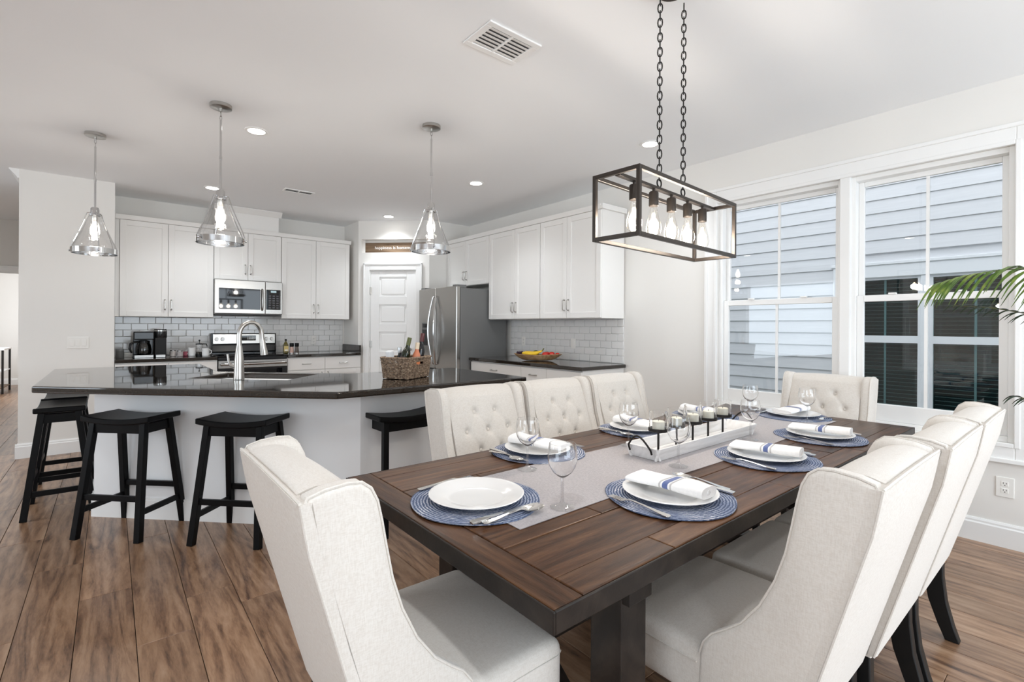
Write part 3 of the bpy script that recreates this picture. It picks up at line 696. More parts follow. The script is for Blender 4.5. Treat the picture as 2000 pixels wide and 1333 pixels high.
sink = thing('sink', 'dark undermount kitchen sink in the island', 'sink', (SKC.x, SKC.y, .66))
M_SINK = mat('dark_sink', (.035, .032, .03), .3)
a, b = SL + .004, SD + .004
MB(SM).box(-a, a, -b, b, .66, .675).box(-a - .012, -a, -b, b, .66, .873).box(a, a + .012, -b, b, .66, .873).box(-a, a, -b - .012, -b, .66, .873).box(-a, a, b, b + .012, .66, .873).build('basin', M_SINK, sink, smooth=False)
MB(SM).lathe([(.02, .676), (.045, .676), (.048, .679), (.03, .677), (.0, .677)], 20).build('drain', M_STEEL, sink)
FB = Vector((.665, 3.69))
fc = thing('faucet', 'brushed nickel gooseneck pull-down faucet on the island', 'faucet', (FB.x, FB.y, .914))
MB().lathe([(.033, 0), (.034, .006), (.031, .03), (.030, .09), (.0295, .11), (.028, .14), (.021, .2), (.017, .23), (0, .23)], 24, (FB.x, FB.y, .915)).build('body', M_NICK, fc)
fd = (sv * .86 + su * .51).normalized()
def fp(a, z): p = FB + fd * a; return (p.x, p.y, z)
arc = [fp(.075 - .075 * math.cos(PI * t / 12), 1.215 + .085 * math.sin(PI * t / 12)) for t in range(13)]
MB().tube([fp(0, 1.12)] + arc + [fp(.155, 1.17)], [.0155] * 14 + [.0165], 14).build('neck', M_NICK, fc)
MB().tube([fp(.153, 1.19), fp(.158, 1.15), fp(.165, 1.10), fp(.168, 1.075)], [.0165, .019, .024, .0245], 16).build('spray_head', M_NICK, fc)
hd = -su
MB().tube([(FB.x + hd.x * .02, FB.y + hd.y * .02, 1.0), (FB.x + hd.x * .055, FB.y + hd.y * .055, 1.005), (FB.x + hd.x * .075, FB.y + hd.y * .075, 1.035), (FB.x + hd.x * .083, FB.y + hd.y * .083, 1.085)], [.015, .012, .008, .007], 10).build('lever', M_NICK, fc)

# ------------------------------------------------------------------ bar stools
def stool():
    o = thing('bar_stool', '', 'stool', (0, 0, 0), group='black saddle-seat bar stools'); H = .73
    # saddle seat: long side x, dished along x
    def st(u, v):
        x = (u - .5) * .44; y = (v - .5) * .26; return (x, y, H - .005 - .016 + .02 * (abs(u - .5) * 2) ** 2 + .0)
    mb = MB(); n, m_ = 15, 7
    top = [st(i / (n - 1), j / (m_ - 1)) for j in range(m_) for i in range(n)]
    bot = [(p[0], p[1], p[2] - .034) for p in top]; N = len(top)
    fs_ = [(j * n + i, j * n + i + 1, (j + 1) * n + i + 1, (j + 1) * n + i) for j in range(m_ - 1) for i in range(n - 1)]
    fs_ += [(N + j * n + i, N + (j + 1) * n + i, N + (j + 1) * n + i + 1, N + j * n + i + 1) for j in range(m_ - 1) for i in range(n - 1)]
    for i in range(n - 1): fs_ += [(i, N + i, N + i + 1, i + 1), ((m_ - 1) * n + i, (m_ - 1) * n + i + 1, N + (m_ - 1) * n + i + 1, N + (m_ - 1) * n + i)]
    for j in range(m_ - 1): fs_ += [(j * n, (j + 1) * n, N + (j + 1) * n, N + j * n), (j * n + n - 1, N + j * n + n - 1, N + (j + 1) * n + n - 1, (j + 1) * n + n - 1)]
    mb.add(top + bot, fs_).build('seat', M_STOOL, o, bevel=.006, seg=2, fix=True)
    bt, tp, Z = (.205, .172), (.165, .092), H - .05
    at = lambda sx, sy, z: (sx * (bt[0] + (tp[0] - bt[0]) * z / Z), sy * (bt[1] + (tp[1] - bt[1]) * z / Z), z)
    for sx in (-1, 1):
        for sy in (-1, 1):
            MB().beam(at(sx, sy, 0), at(sx, sy, Z + .01), .036, .036, (0, 1, 0)).build('leg', M_STOOL, o, smooth=False, bevel=.003)
    for sy in (-1, 1):
        MB().beam(at(-1, sy, Z - .03), at(1, sy, Z - .03), .018, .055).build('apron', M_STOOL, o, smooth=False)
        MB().beam(at(-1, sy, .245), at(1, sy, .245), .018, .034).build('rung', M_STOOL, o, smooth=False, bevel=.002)
    for sx in (-1, 1):
        MB().beam(at(sx, -1, Z - .03), at(sx, 1, Z - .03), .018, .055).build('apron', M_STOOL, o, smooth=False)
        MB().beam(at(sx, -1, .165), at(sx, 1, .165), .018, .034).build('rung', M_STOOL, o, smooth=False, bevel=.002)
    return o
st0 = stool(); index(st0)
SPOTS = [((.105, 3.86, 0), -PI / 4, 'black stool at the left of the island\'s angled front'),
         ((.63, 3.335, 0), -PI / 4, 'black stool at the angled front, behind the nearest dining chair'),
         ((1.475, 2.92, 0), .03, 'black stool behind the tufted chairs, right of the others'),
         ((-.262, 4.635, 0), PI / 2, 'nearer of the two black stools at the island\'s left end'),
         ((-.268, 5.19, 0), PI / 2, 'farther of the two black stools at the island\'s left end, almost hidden')]
for i, (p, a, lb) in enumerate(SPOTS):
    if i == 0: st0.location = p; st0.rotation_euler = (0, 0, a); st0['label'] = lb
    else: dup(st0, p, a, lb)

# ------------------------------------------------------------------ dining table
TX0, TX1, TY0, TY1, TZ = .618, 3.262, .628, 1.636, .765
tb = thing('dining_table', 'long dark brown trestle dining table set for eight', 'table', ((TX0 + TX1) / 2, (TY0 + TY1) / 2, 0))
th = .046; bw = .085
def plank(x0, x1, y0, y1, m=M_TABLE):
    g = .0008
    MB().box(x0 + g, x1 - g, y0 + g, y1 - g, TZ - th, TZ + random.uniform(-.0012, .0004)).build('plank', m, tb, smooth=False, bevel=.0025, seg=2)
eb = .006
plank(TX0 + eb, TX0 + bw, TY0 + eb, TY1 - eb, M_TABLEC); plank(TX1 - bw, TX1 - eb, TY0 + eb, TY1 - eb, M_TABLEC)
cuts = {0: [1.02, 1.70, 2.45], 6: [1.3, 2.2], 1: [1.35, 2.3], 2: [1.05, 1.95, 2.7], 3: [1.6, 2.5], 4: [.98, 1.8], 5: [1.45, 2.15, 2.8]}
ysplit = [TY0 + eb, .712] + [.712 + (1.552 - .712) * k / 5 for k in range(1, 5)] + [1.552, TY1 - eb]
for r in range(7):
    xs_ = [TX0 + bw] + cuts[r] + [TX1 - bw]
    for a, b in zip(xs_, xs_[1:]): plank(a, b, ysplit[r], ysplit[r + 1])
MB().box(TX0, TX0 + eb, TY0, TY1, TZ - th, TZ - .002).box(TX1 - eb, TX1, TY0, TY1, TZ - th, TZ - .002).box(TX0 + eb, TX1 - eb, TY0, TY0 + eb, TZ - th, TZ - .002).box(TX0 + eb, TX1 - eb, TY1 - eb, TY1, TZ - th, TZ - .002).build('edge_band', M_TDARK, tb, smooth=False, bevel=.002)
MB().box(TX0 + .1, TX1 - .1, TY0 + .09, TY1 - .09, TZ - th - .03, TZ - th - .001).build('under_frame', M_TDARK, tb, smooth=False)
PX = ((.93, 1.03), (2.85, 2.95))
for a, b in PX:
    xm = (a + b) / 2
    for y0, y1 in ((.72, .815), (1.449, 1.544)):
        MB().box(a, b, y0, y1, .07, TZ - th - .03).build('post', M_TDARK, tb, smooth=False, bevel=.004)
    MB().box(a - .01, b + .01, .66, 1.604, 0, .07).build('foot', M_TDARK, tb, smooth=False, bevel=.006)
    MB().box(a + .005, b - .005, .70, 1.564, TZ - th - .095, TZ - th - .031).build('cleat', M_TDARK, tb, smooth=False, bevel=.003)
    MB().beam((xm - .012, .80, .60), (xm - .012, 1.464, .10), .05, .07).build('brace', M_TDARK, tb, smooth=False, bevel=.003)
    MB().beam((xm + .012, 1.464, .60), (xm + .012, .80, .10), .05, .07).build('brace', M_TDARK, tb, smooth=False, bevel=.003)
MB().box(PX[0][1] - .05, PX[1][0] + .05, 1.09, 1.175, .30, .39).build('stretcher', M_TDARK, tb, smooth=False, bevel=.003)

# ------------------------------------------------------------------ wingback dining chairs (front = +y)
def chair():
    o = thing('dining_chair', '', 'chair', (0, 0, 0), group='tufted linen wingback dining chairs')
    hw = .247
    # seat: rounded box
    def rbox(x0, x1, y0, y1, z0, z1, r, dome=0., nx=14, ny=14, nz=6):
        mb = MB()
        cx_, cy_, cz_ = (x0 + x1) / 2, (y0 + y1) / 2, (z0 + z1) / 2; ex_, ey_, ez_ = (x1 - x0) / 2, (y1 - y0) / 2, (z1 - z0) / 2
        def rnd(p):
            c = Vector((max(-ex_ + r, min(ex_ - r, p[0])), max(-ey_ + r, min(ey_ - r, p[1])), max(-ez_ + r, min(ez_ - r, p[2]))))
            d = Vector(p) - c
            if d.length > 1e-6: d = d.normalized() * min(r, d.length if max(abs(d.x), abs(d.y), abs(d.z)) < r * .999 else r)
            w = c + d
            if dome and w.z > 0: w.z += dome * (1 - (w.x / ex_) ** 2) * (1 - (w.y / ey_) ** 2)
            return (w.x + cx_, w.y + cy_, w.z + cz_)
        def ticks(e, n): 
            k = [-e, -e + r * .3, -e + r * .65]; m = [-e + r + (2 * e - 2 * r) * i / n for i in range(n + 1)]
            return k + m + [e - r * .65, e - r * .3, e]
        tx, ty, tz = ticks(ex_, nx), ticks(ey_, ny), ticks(ez_, nz)
        for (ta, tb_, f) in ((tx, ty, lambda a, b: (a, b, ez_)), (ty, tx, lambda a, b: (b, a, -ez_)), (tx, tz, lambda a, b: (a, -ey_, b)), (tz, tx, lambda a, b: (b, ey_, a)), (tz, ty, lambda a, b: (-ex_, b, a)), (ty, tz, lambda a, b: (ex_, a, b))):
            vs = [rnd(f(a, b)) for b in tb_ for a in ta]; n = len(ta)
            mb.add(vs, [(j * n + i, j * n + i + 1, (j + 1) * n + i + 1, (j + 1) * n + i) for j in range(len(tb_) - 1) for i in range(n - 1)])
        return mb
    seat = rbox(-hw - .002, hw + .002, -.16, .325, .325, .468, .028, .022).build('seat', M_LINEN, o)
    # a seam round the seat, just under its top edge
    zt = .432
    MB().tube([(-hw - .003, .05, zt), (-hw - .003, .30, zt), (-hw + .008, .321, zt), (-hw + .03, .327, zt), (hw - .03, .327, zt), (hw - .008, .321, zt), (hw + .003, .30, zt), (hw + .003, .05, zt)], .0022, 6).build('piping', M_PIPE, seat)
    # tufted back between the wings
    prof_f = [(-.055, .43), (-.075, .52), (-.105, .62), (-.14, .73), (-.175, .83), (-.20, .90), (-.215, .94)]
    prof_t = [(-.225, .960), (-.242, .974), (-.27, .981), (-.30, .980), (-.326, .972)]
    prof_r = [(-.334, .968), (-.320, .88), (-.295, .79), (-.262, .67), (-.215, .50), (-.17, .34)]
    def interp(pl, t):
        L = [0]
        for a, b in zip(pl, pl[1:]): L.append(L[-1] + math.dist(a, b))
        d = t * L[-1]
        for i in range(len(pl) - 1):
            if d <= L[i + 1] + 1e-9:
                k = (d - L[i]) / (L[i + 1] - L[i]); return (pl[i][0] + (pl[i + 1][0] - pl[i][0]) * k, pl[i][1] + (pl[i + 1][1] - pl[i][1]) * k)
        return pl[-1]
    bx = .198
    rows = [(.868, (-.061, .061)), (.782, (-.122, 0., .122)), (.696, (-.061, .061)), (.61, (-.122, 0., .122)), (.524, (-.061, .061))]
    btn = [(x, z) for z, xs_ in rows for x in xs_]
    folds = []
    for i, (x, z) in enumerate(btn):
        for (x2, z2) in btn[i + 1:]:
            if .05 < abs(x - x2) < .07 and .05 < abs(z - z2) < .12: folds.append((x, z, x2, z2))
    def seg_d(x, z, s_):
        ax, az, bx_, bz = s_; dx, dz = bx_ - ax, bz - az; t = max(0, min(1, ((x - ax) * dx + (z - az) * dz) / (dx * dx + dz * dz)))
        return math.hypot(x - ax - t * dx, z - az - t * dz)
    def front(x, z):
        h = .014 * (1 - (x / bx) ** 4)
        for s_ in folds: h -= .0026 * math.exp(-(seg_d(x, z, s_) / .010) ** 2)
        for (a, b) in btn:
            d2 = (x - a) ** 2 + (z - b) ** 2
            h -= .015 * math.exp(-d2 / .012 ** 2) + .007 * math.exp(-d2 / .028 ** 2)
        return h
    nu, nf, nt_, nr = 57, 64, 12, 10
    vs = []; 
    loop = [('f', interp(prof_f, i / (nf - 1))) for i in range(nf)] + [('t', p) for p in [interp(prof_t, i / (nt_ - 1)) for i in range(nt_)]] + [('r', interp([(y + .007, z) for y, z in prof_r], i / (nr - 1))) for i in range(nr)]
    for k, (y, z) in loop:
        for i in range(nu):
            x = -bx + 2 * bx * i / (nu - 1); u = x / bx
            if k == 'f':
                h = front(x, z); vs.append((x, y + h * .93, z + h * .33))
            elif k == 't': vs.append((x, y, z - .006 * abs(u) ** 2.5 + .002))
            else: vs.append((x, y, z))
    NL = len(loop)
    fs_ = [(j * nu + i, j * nu + i + 1, ((j + 1) % NL) * nu + i + 1, ((j + 1) % NL) * nu + i) for j in range(NL) for i in range(nu - 1)]
    fs_ += [tuple(j * nu for j in range(NL)), tuple((NL - 1 - j) * nu + nu - 1 for j in range(NL))]
    bk = MB().add(vs, fs_).build('backrest', M_LINEN, o, angle=1.2)
    for (x, z) in btn:
        y = [interp(prof_f, t / 200) for t in range(201)]; y = min(y, key=lambda p: abs(p[1] - z))[0]
        MB().ball((x, y - .006, z - .003), (.0095, .006, .0095), 10, 6).build('button', M_LINEN, bk)
    # outside back panel, full width, with piping
    pr = prof_r; nn = 14; rr = [interp(pr, i / (nn - 1)) for i in range(nn)]; W2 = hw + .004
    vs = []
    for (y, z) in rr:
        for x in (-W2, -W2 + .012, -W2 / 2, 0, W2 / 2, W2 - .012, W2):
            e = .006 if abs(x) > W2 - .001 else 0; top = -.003 * abs(x / W2) ** 2.5 if z > .94 else 0
            vs.append((x, y - .006 + e, z + top))
    n7 = 7; k0 = len(vs)
    vs += [(p[0], p[1] + .02, p[2]) for p in vs]
    fs_ = [(j * n7 + i, (j + 1) * n7 + i, (j + 1) * n7 + i + 1, j * n7 + i + 1) for j in range(nn - 1) for i in range(n7 - 1)]
    fs_ += [(k0 + j * n7 + i, k0 + j * n7 + i + 1, k0 + (j + 1) * n7 + i + 1, k0 + (j + 1) * n7 + i) for j in range(nn - 1) for i in range(n7 - 1)]
    for j in range(nn - 1): fs_ += [(j * n7, k0 + j * n7, k0 + (j + 1) * n7, (j + 1) * n7), (j * n7 + 6, (j + 1) * n7 + 6, k0 + (j + 1) * n7 + 6, k0 + j * n7 + 6)]
    for i in range(6): fs_ += [(i, i + 1, k0 + i + 1, k0 + i), ((nn - 1) * n7 + i, k0 + (nn - 1) * n7 + i, k0 + (nn - 1) * n7 + i + 1, (nn - 1) * n7 + i + 1)]
    bp = MB().add(vs, fs_).build('back_panel', M_LINEN, o, fix=True)
    for sx in (-1, 1):
        MB().tube([(sx * (W2 - .001), y - .001, z - (.003 if z > .94 else 0)) for y, z in rr], .0032, 6).build('piping', M_PIPE, bp)
    MB().tube([(-W2 + .002 + (2 * W2 - .004) * i / 10, rr[0][0] - .001, rr[0][1] - .003 * abs(i / 5 - 1) ** 2.5 + .001) for i in range(11)], .0032, 6).build('piping', M_PIPE, bp)
    # wings
    out = [(-.163, .33), (-.205, .50), (-.258, .674), (-.292, .807), (-.315, .90), (-.328, .958), (-.322, .972), (-.292, .981), (-.25, .985), (-.222, .982), (-.203, .967), (-.190, .940), (-.181, .90), (-.172, .85), (-.158, .78), (-.136, .71), (-.103, .64), (-.06, .58), (-.02, .545), (.012, .52), (.034, .49), (.045, .455), (.048, .40), (.048, .33)]
    for sx in (-1, 1):
        x0, x1 = (hw - .05, hw + .004)
        mb = MB(); n = len(out)
        def inset(d):
            res_ = []
            for i in range(n):
                a, b, c = Vector(out[i - 1]), Vector(out[i]), Vector(out[(i + 1) % n])
                t = ((b - a).normalized() + (c - b).normalized()).normalized(); nrm = Vector((-t.y, t.x))
                res_.append(b - nrm * d)
            return res_
        # outline runs clockwise seen from +x, so the inside is to the right
        sgn = 1 if inset(.01)[12][0] < out[12][0] else -1
        r = .02
        rings = []
        for k in range(5):                                # rounded inner rim
            t = PI / 2 * k / 4; rings.append((x0 + r - r * math.cos(t), inset(sgn * (r - r * math.sin(t)))))
        r2_ = .012
        for k in range(4):                                # tighter outer rim
            t = PI / 2 * k / 3; rings.append((x1 - r2_ + r2_ * math.sin(t), inset(sgn * (r2_ - r2_ * math.cos(t)))))
        vs = [(sx * x, p[0], p[1]) for x, rg_ in rings for p in rg_]
        fs_ = [(j * n + i, j * n + (i + 1) % n, (j + 1) * n + (i + 1) % n, (j + 1) * n + i) for j in range(len(rings) - 1) for i in range(n)]
        fs_ += [tuple(range(n)), tuple(range((len(rings) - 1) * n, len(rings) * n))]
        wg = mb.add(vs, fs_).build('wing', M_LINEN, o, fix=True, angle=.9)
        MB().tube([(sx * (x1 - .006), p[0], p[1]) for p in out[5:23]], .003, 6).build('piping', M_PIPE, wg)
    for sx in (-1, 1):
        MB().beam((sx * .212, .275, .33), (sx * .212, .285, 0), .046, .046, (0, 1, 0), .032, .032).build('leg', M_BLKM, o, smooth=False, bevel=.004)
        pts = [(-.125, .335), (-.128, .25), (-.142, .15), (-.168, .06), (-.19, 0)]; mb = MB()
        hwid = [.036, .034, .031, .027, .024]
        vs = []
        for (y, z), h in zip(pts, hwid): vs += [(sx * .225 - .02, y - h, z), (sx * .225 + .02, y - h, z), (sx * .225 + .02, y + h * .9, z), (sx * .225 - .02, y + h * .9, z)]
        fs_ = [(0, 1, 2, 3), (19, 18, 17, 16)] + [(j * 4 + i, j * 4 + (i + 1) % 4, j * 4 + 4 + (i + 1) % 4, j * 4 + 4 + i) for j in range(4) for i in range(4)]
        mb.add(vs, fs_).build('leg', M_BLKM, o, fix=True, bevel=.004, angle=.5)
    return o
ch0 = chair(); index(ch0)
CH = [((.591, 1.14, 0), -PI / 2, 'nearest linen wingback chair, at the table\'s left end by the plate without napkin'),
      ((1.40, .604, 0), 0, 'nearest wingback chair of the row along the right side of the table'),
      ((1.935, .585, 0), 0, 'middle wingback chair of the right-hand row, seen from behind'),
      ((2.45, .580, 0), 0, 'farthest wingback chair of the right-hand row, in front of the right window'),
      ((1.42, 1.745, 0), PI, 'leftmost tufted chair of the row between table and island'),
      ((1.945, 1.745, 0), PI, 'middle tufted chair of the row between table and island'),
      ((2.468, 1.745, 0), PI, 'tufted chair of the far row nearest the window wall'),
      ((3.345, 1.14, 0), PI / 2, 'wingback chair at the far end of the table in front of the windows')]
for i, (p, a, lb) in enumerate(CH):
    if i == 0: ch0.location = p; ch0.rotation_euler = (0, 0, a); ch0['label'] = lb
    else: dup(ch0, p, a, lb)

# ------------------------------------------------------------------ place settings
TT = TZ + .0005
pl0 = thing('dinner_plate', '', 'plate', (0, 0, 0), group='white rimmed dinner plates')
PP = [(.0, .0), (.075, 0), (.08, .002), (.092, .008), (.135, .016), (.14, .018), (.1405, .0195), (.139, .0205), (.134, .0195), (.095, .0125), (.084, .0065), (.074, .005), (0, .005)]
MB().lathe(PP[1:-1], 48).build('dish', M_WHITE, pl0, angle=.9)
MB().tube([(.0765 * math.cos(t * PI / 20), .0765 * math.sin(t * PI / 20), .0008) for t in range(40)], .0008, 4, closed=True).build('foot_ring', M_WHITE, pl0)
def placemat(label, c, seed):
    rr = random.Random(seed); n = 72; ph_ = [rr.uniform(0, 6.28) for _ in range(3)]
    R0 = lambda t: .190 + .0025 * math.sin(3 * t + ph_[0]) + .002 * math.sin(5 * t + ph_[1])
    vs = []; rings = [0.02, .35, .7, .93, 1.0, 1.0]; zz_ = [.004, .004, .004, .004, .003, .0]
    for k, z in zip(rings, zz_): vs += [(R0(2 * PI * i / n) * k * math.cos(2 * PI * i / n), R0(2 * PI * i / n) * k * math.sin(2 * PI * i / n), z) for i in range(n)]
    fs_ = [tuple(range(n)), tuple(range(6 * n - 1, 5 * n - 1, -1))] + [(j * n + (i + 1) % n, j * n + i, (j + 1) * n + i, (j + 1) * n + (i + 1) % n) for j in range(5) for i in range(n)]
    o = MB().add(vs, fs_).build('placemat', M_MAT, None, raw=True, fix=True); o.location = (c[0], c[1], TT + .0024); o.rotation_euler = (0, 0, rr.uniform(0, 6))
    return tag(o, label, 'placemat', 'round blue braided placemats')
nk0 = thing('napkin', '', 'napkin', (0, 0, 0), group='rolled white napkins with a blue stripe')
# flattened roll along x, folded flat end at -x, roll end at +x
def nap(u0, u1, m_, name, grow=0.):
    L = .245; n, k = 26, 20; vs = []
    for j in range(k + 1):
        u = u0 + (u1 - u0) * j / k; x = -L / 2 + L * u
        w = .056 - .014 * u + .003 * math.sin(7 * u) + grow; h = .009 + .0075 * u + grow; lift = .0205 + .004 * (1 - u)
        for i in range(n):
            t = 2 * PI * i / n; c_, s_ = math.cos(t), math.sin(t)
            vs.append((x, w * math.copysign(abs(c_) ** .6, c_) + .006 * math.sin(2.2 * u), lift + h + h * math.copysign(abs(s_) ** .75, s_) + .0012 * math.sin(9 * u + 3 * c_)))
    fs_ = [(j * n + i, j * n + (i + 1) % n, (j + 1) * n + (i + 1) % n, (j + 1) * n + i) for j in range(k) for i in range(n)] + [tuple(range(n - 1, -1, -1)), tuple(range(k * n, (k + 1) * n))]
    return MB().add(vs, fs_).build(name, m_, nk0, fix=True, angle=.9)
nap(0, 1, M_NAP, 'roll')
nap(.50, .565, M_NAPB, 'blue_stripe', .0006); nap(.455, .475, M_NAPG, 'grey_stripe', .0006); nap(.59, .61, M_NAPG, 'grey_stripe', .0006)
MB().tube([(.1235, .010 * math.cos(a) * (1 - a / 14) , .036 + .010 * math.sin(a) * (1 - a / 14)) for a in [i * .45 for i in range(24)]], .0012, 5).build('roll_fold', M_NAP, nk0)
# cutlery, lying along x with the handle end at -x
fk0 = thing('fork', '', 'fork', (0, 0, 0), group='polished steel forks')
def flat(pts, m_, name, parent, t=.0022):
    """pts: (x, half width, z) along the piece"""
    vs = []
    for x, w, z in pts: vs += [(x, -w, z), (x, w, z), (x, w, z + t), (x, -w, z + t)]
    n = len(pts); fs_ = [(0, 1, 2, 3), tuple(4 * (n - 1) + i for i in (3, 2, 1, 0))] + [(4 * j + i, 4 * j + (i + 1) % 4, 4 * j + 4 + (i + 1) % 4, 4 * j + 4 + i) for j in range(n - 1) for i in range(4)]
    return MB().add(vs, fs_).build(name, m_, parent, fix=True, bevel=.0006, seg=1, angle=.7)
flat([(-.10, .007, .004), (-.092, .010, .004), (-.06, .0075, .006), (-.02, .004, .010), (.02, .0032, .013), (.035, .006, .012), (.045, .0115, .008), (.055, .0125, .006)], M_SILVER, 'handle', fk0)
for k in (-1.5, -.5, .5, 1.5):
    MB().beam((.053, k * .0064, .0070), (.10, k * .0060, .0085), .0036, .0022, (0, 0, 1), .002, .0016).build('tine', M_SILVER, fk0, smooth=False)
kn0 = thing('knife', '', 'knife', (0, 0, 0), group='polished steel knives')
flat([(-.115, .008, .004), (-.108, .0105, .004), (-.06, .0085, .004), (-.01, .006, .0045)], M_SILVER, 'handle', kn0, .005)
flat([(-.012, .006, .0045), (.0, .0085, .005), (.06, .0095, .005), (.10, .008, .005), (.118, .002, .005)], M_SILVER, 'blade', kn0, .0018)
sp0 = thing('spoon', '', 'spoon', (0, 0, 0), group='polished steel spoons')
flat([(-.10, .007, .004), (-.092, .010, .004), (-.06, .0075, .006), (-.02, .004, .011), (.02, .0032, .014), (.036, .0045, .010)], M_SILVER, 'handle', sp0)
def bowl_fn(u, v):
    a = 2 * PI * u; r = v; return (.066 + .034 * r * math.cos(a), .0205 * r * math.sin(a) * (1 - .12 * math.cos(a)), .0045 + .0075 * r * r)
mb = MB(); mb.grid(lambda u, v: bowl_fn(u, max(.02, v)), 24, 7, cu=True); mb.grid(lambda u, v: (lambda p: (p[0], p[1], p[2] - .0016))(bowl_fn(u, max(.02, v))), 24, 7, cu=True)
mb.build('bowl', M_SILVER, sp0)
gl0 = thing('wine_glass', '', 'glass', (0, 0, 0), group='clear stemmed wine glasses')
MB().lathe([(.0, .0), (.034, 0), (.035, .0015), (.028, .004), (.012, .009), (.0055, .016), (.0045, .03), (.0042, .07), (.0055, .083), (.012, .09)][1:], 32).build('foot', M_FOOT, gl0)
MB().lathe([(.004, .084), (.014, .089), (.028, .101), (.038, .118), (.0425, .136), (.042, .155), (.0375, .182), (.0362, .182), (.0407, .155), (.0412, .136), (.0367, .119), (.027, .1025), (.013, .091), (.003, .087)], 36).build('bowl', M_CUP, gl0)
for r_ in (pl0, nk0, fk0, kn0, sp0, gl0): local(r_)
index(None)
USED = set()
def putc(p0, loc, rz, label):
    if p0.name in USED: return dup(p0, loc, rz, label)
    USED.add(p0.name); p0.location = loc; p0.rotation_euler = (0, 0, rz); p0['label'] = label; return p0
# (plate centre, direction the diner faces, words, napkin?, napkin angle)
SET = [((.835, 1.175), 0., 'at the near end of the table', False, 0, ((.99, .974))),
       ((1.31, .835), PI / 2, 'at the nearest right-hand seat', True, -PI / 2 + .03, (1.617, .995)),
       ((1.995, .845), PI / 2, 'at the middle right-hand seat', True, -PI / 2 + .17, (2.262, 1.027)),
       ((2.585, .85), PI / 2, 'at the far right-hand seat', True, -PI / 2 + .14, None),
       ((3.07, 1.15), PI, 'at the window end of the table', True, -.12, (2.957, 1.035)),
       ((1.36, 1.475), -PI / 2, 'at the leftmost island-side seat', True, PI / 2 + .25, (1.155, 1.312)),
       ((2.04, 1.48), -PI / 2, 'at the middle island-side seat', True, PI / 2, (1.734, 1.307)),
       ((2.66, 1.475), -PI / 2, 'at the far island-side seat behind the candles', True, PI / 2 + .1, (2.86, 1.30))]
for i, (c, fdir, words, hasn, na, g) in enumerate(SET):
    placemat('round blue braided placemat ' + words, c, i)
    z = TT + .0066
    putc(pl0, (c[0], c[1], z), i * .7, 'white rimmed dinner plate ' + words)
    fx, fy = math.cos(fdir), math.sin(fdir); rx, ry = fy, -fx           # forward, right of the diner
    def at(f, r): return (c[0] + fx * f + rx * r, c[1] + fy * f + ry * r, z)
    if hasn: putc(nk0, at(0, 0), na, 'rolled white striped napkin ' + words)
    putc(fk0, at(-.005, -.162), fdir, 'steel fork left of the plate ' + words)
    putc(kn0, at(-.01, .152), fdir, 'steel knife right of the plate ' + words)
    if i == 0: putc(sp0, at(.0, .176), fdir - .06, 'steel spoon beside the knife ' + words)
    else: putc(sp0, at(-.0, .175), fdir, 'steel spoon beside the knife ' + words)
    if g: putc(gl0, (g[0], g[1], TT + .0025), i * 1.1, 'clear wine glass ' + words)
# runner
def rn(u, v):
    x = .80 + u * 2.30; y = .935 + v * .405 + .006 * math.sin(u * 9); return (x, y, TT + .0016 + .0004 * math.sin(u * 40) * math.sin(v * 9))
mb = MB(); mb.grid(rn, 60, 10); mb.grid(lambda u, v: (lambda p: (p[0], p[1], TT + .0002))(rn(u, v)), 60, 10)
tag(mb.build('table_runner', M_RUN, None), 'grey woven runner along the middle of the dining table', 'runner')
# candle tray
M_WASH = wood('whitewashed_wood', [(.2, (.60, .58, .56)), (.5, (.80, .79, .78)), (.8, (.88, .87, .86))], (1.2, 9, 9), .6, .3, 3., .05, .3)
TR = Matrix.Translation((2.0, 1.14, TT + .0022)) @ Matrix.Rotation(.0, 4, 'Z')
ty = thing('candle_tray', 'whitewashed wooden tray with black loop handles on the runner', 'tray', (2.0, 1.14, TT + .0022))
MB(TR).box(-.375, .375, -.052, .052, 0, .010).build('bottom', M_WASH, ty, smooth=False)
for s_ in (-1, 1):
    MB(TR).prism([(s_ * .052, 0), (s_ * .062, 0), (s_ * .082, .052), (s_ * .072, .052)], -.40, .40, 'x').build('side_board', M_WASH, ty, smooth=False, fix=True, bevel=.002)
    MB(TR).prism([(s_ * .375, 0), (s_ * .387, 0), (s_ * .415, .052), (s_ * .403, .052)], -.07, .07, 'y').build('end_board', M_WASH, ty, smooth=False, fix=True, bevel=.002)
    MB(TR).tube([(s_ * .412, -.05, .028), (s_ * .42, -.05, .045)] + [(s_ * (.424 + .01 * math.sin(PI * t / 8)), -.048 + .096 * t / 8, .052 + .042 * math.sin(PI * t / 8)) for t in range(9)] + [(s_ * .42, .05, .045), (s_ * .412, .05, .028)], .0038, 8).build('loop_handle', M_IRON, ty)
ca0 = thing('candle_holder', '', 'candle holder', (0, 0, 0), group='glass votive candle holders on black stems')
MB().cyl((0, 0, 0), (0, 0, .085), .0045, n=10).lathe([(.018, 0), (.018, .003), (.004, .005), (.004, .006)], 16).build('stem', M_IRON, ca0)
MB().lathe([(.006, .078), (.038, .084), (.040, .086), (.040, .097), (.0385, .097), (.0385, .088), (.004, .087)], 28).build('cup', M_IRON, ca0)
MB().lathe([(.0365, .0885), (.0365, .162), (.0350, .162), (.0350, .091), (.002, .091)], 28).build('votive_glass', M_CUP, ca0)
cn_ = MB().lathe([(.024, .0915), (.0245, .123), (.022, .1255), (.002, .124)], 24).build('candle', M_CANDLE, ca0)
MB().cyl((0, 0, .123), (.001, 0, .132), .0009, n=6).build('wick', M_BLKM, cn_)
local(ca0); index(None)
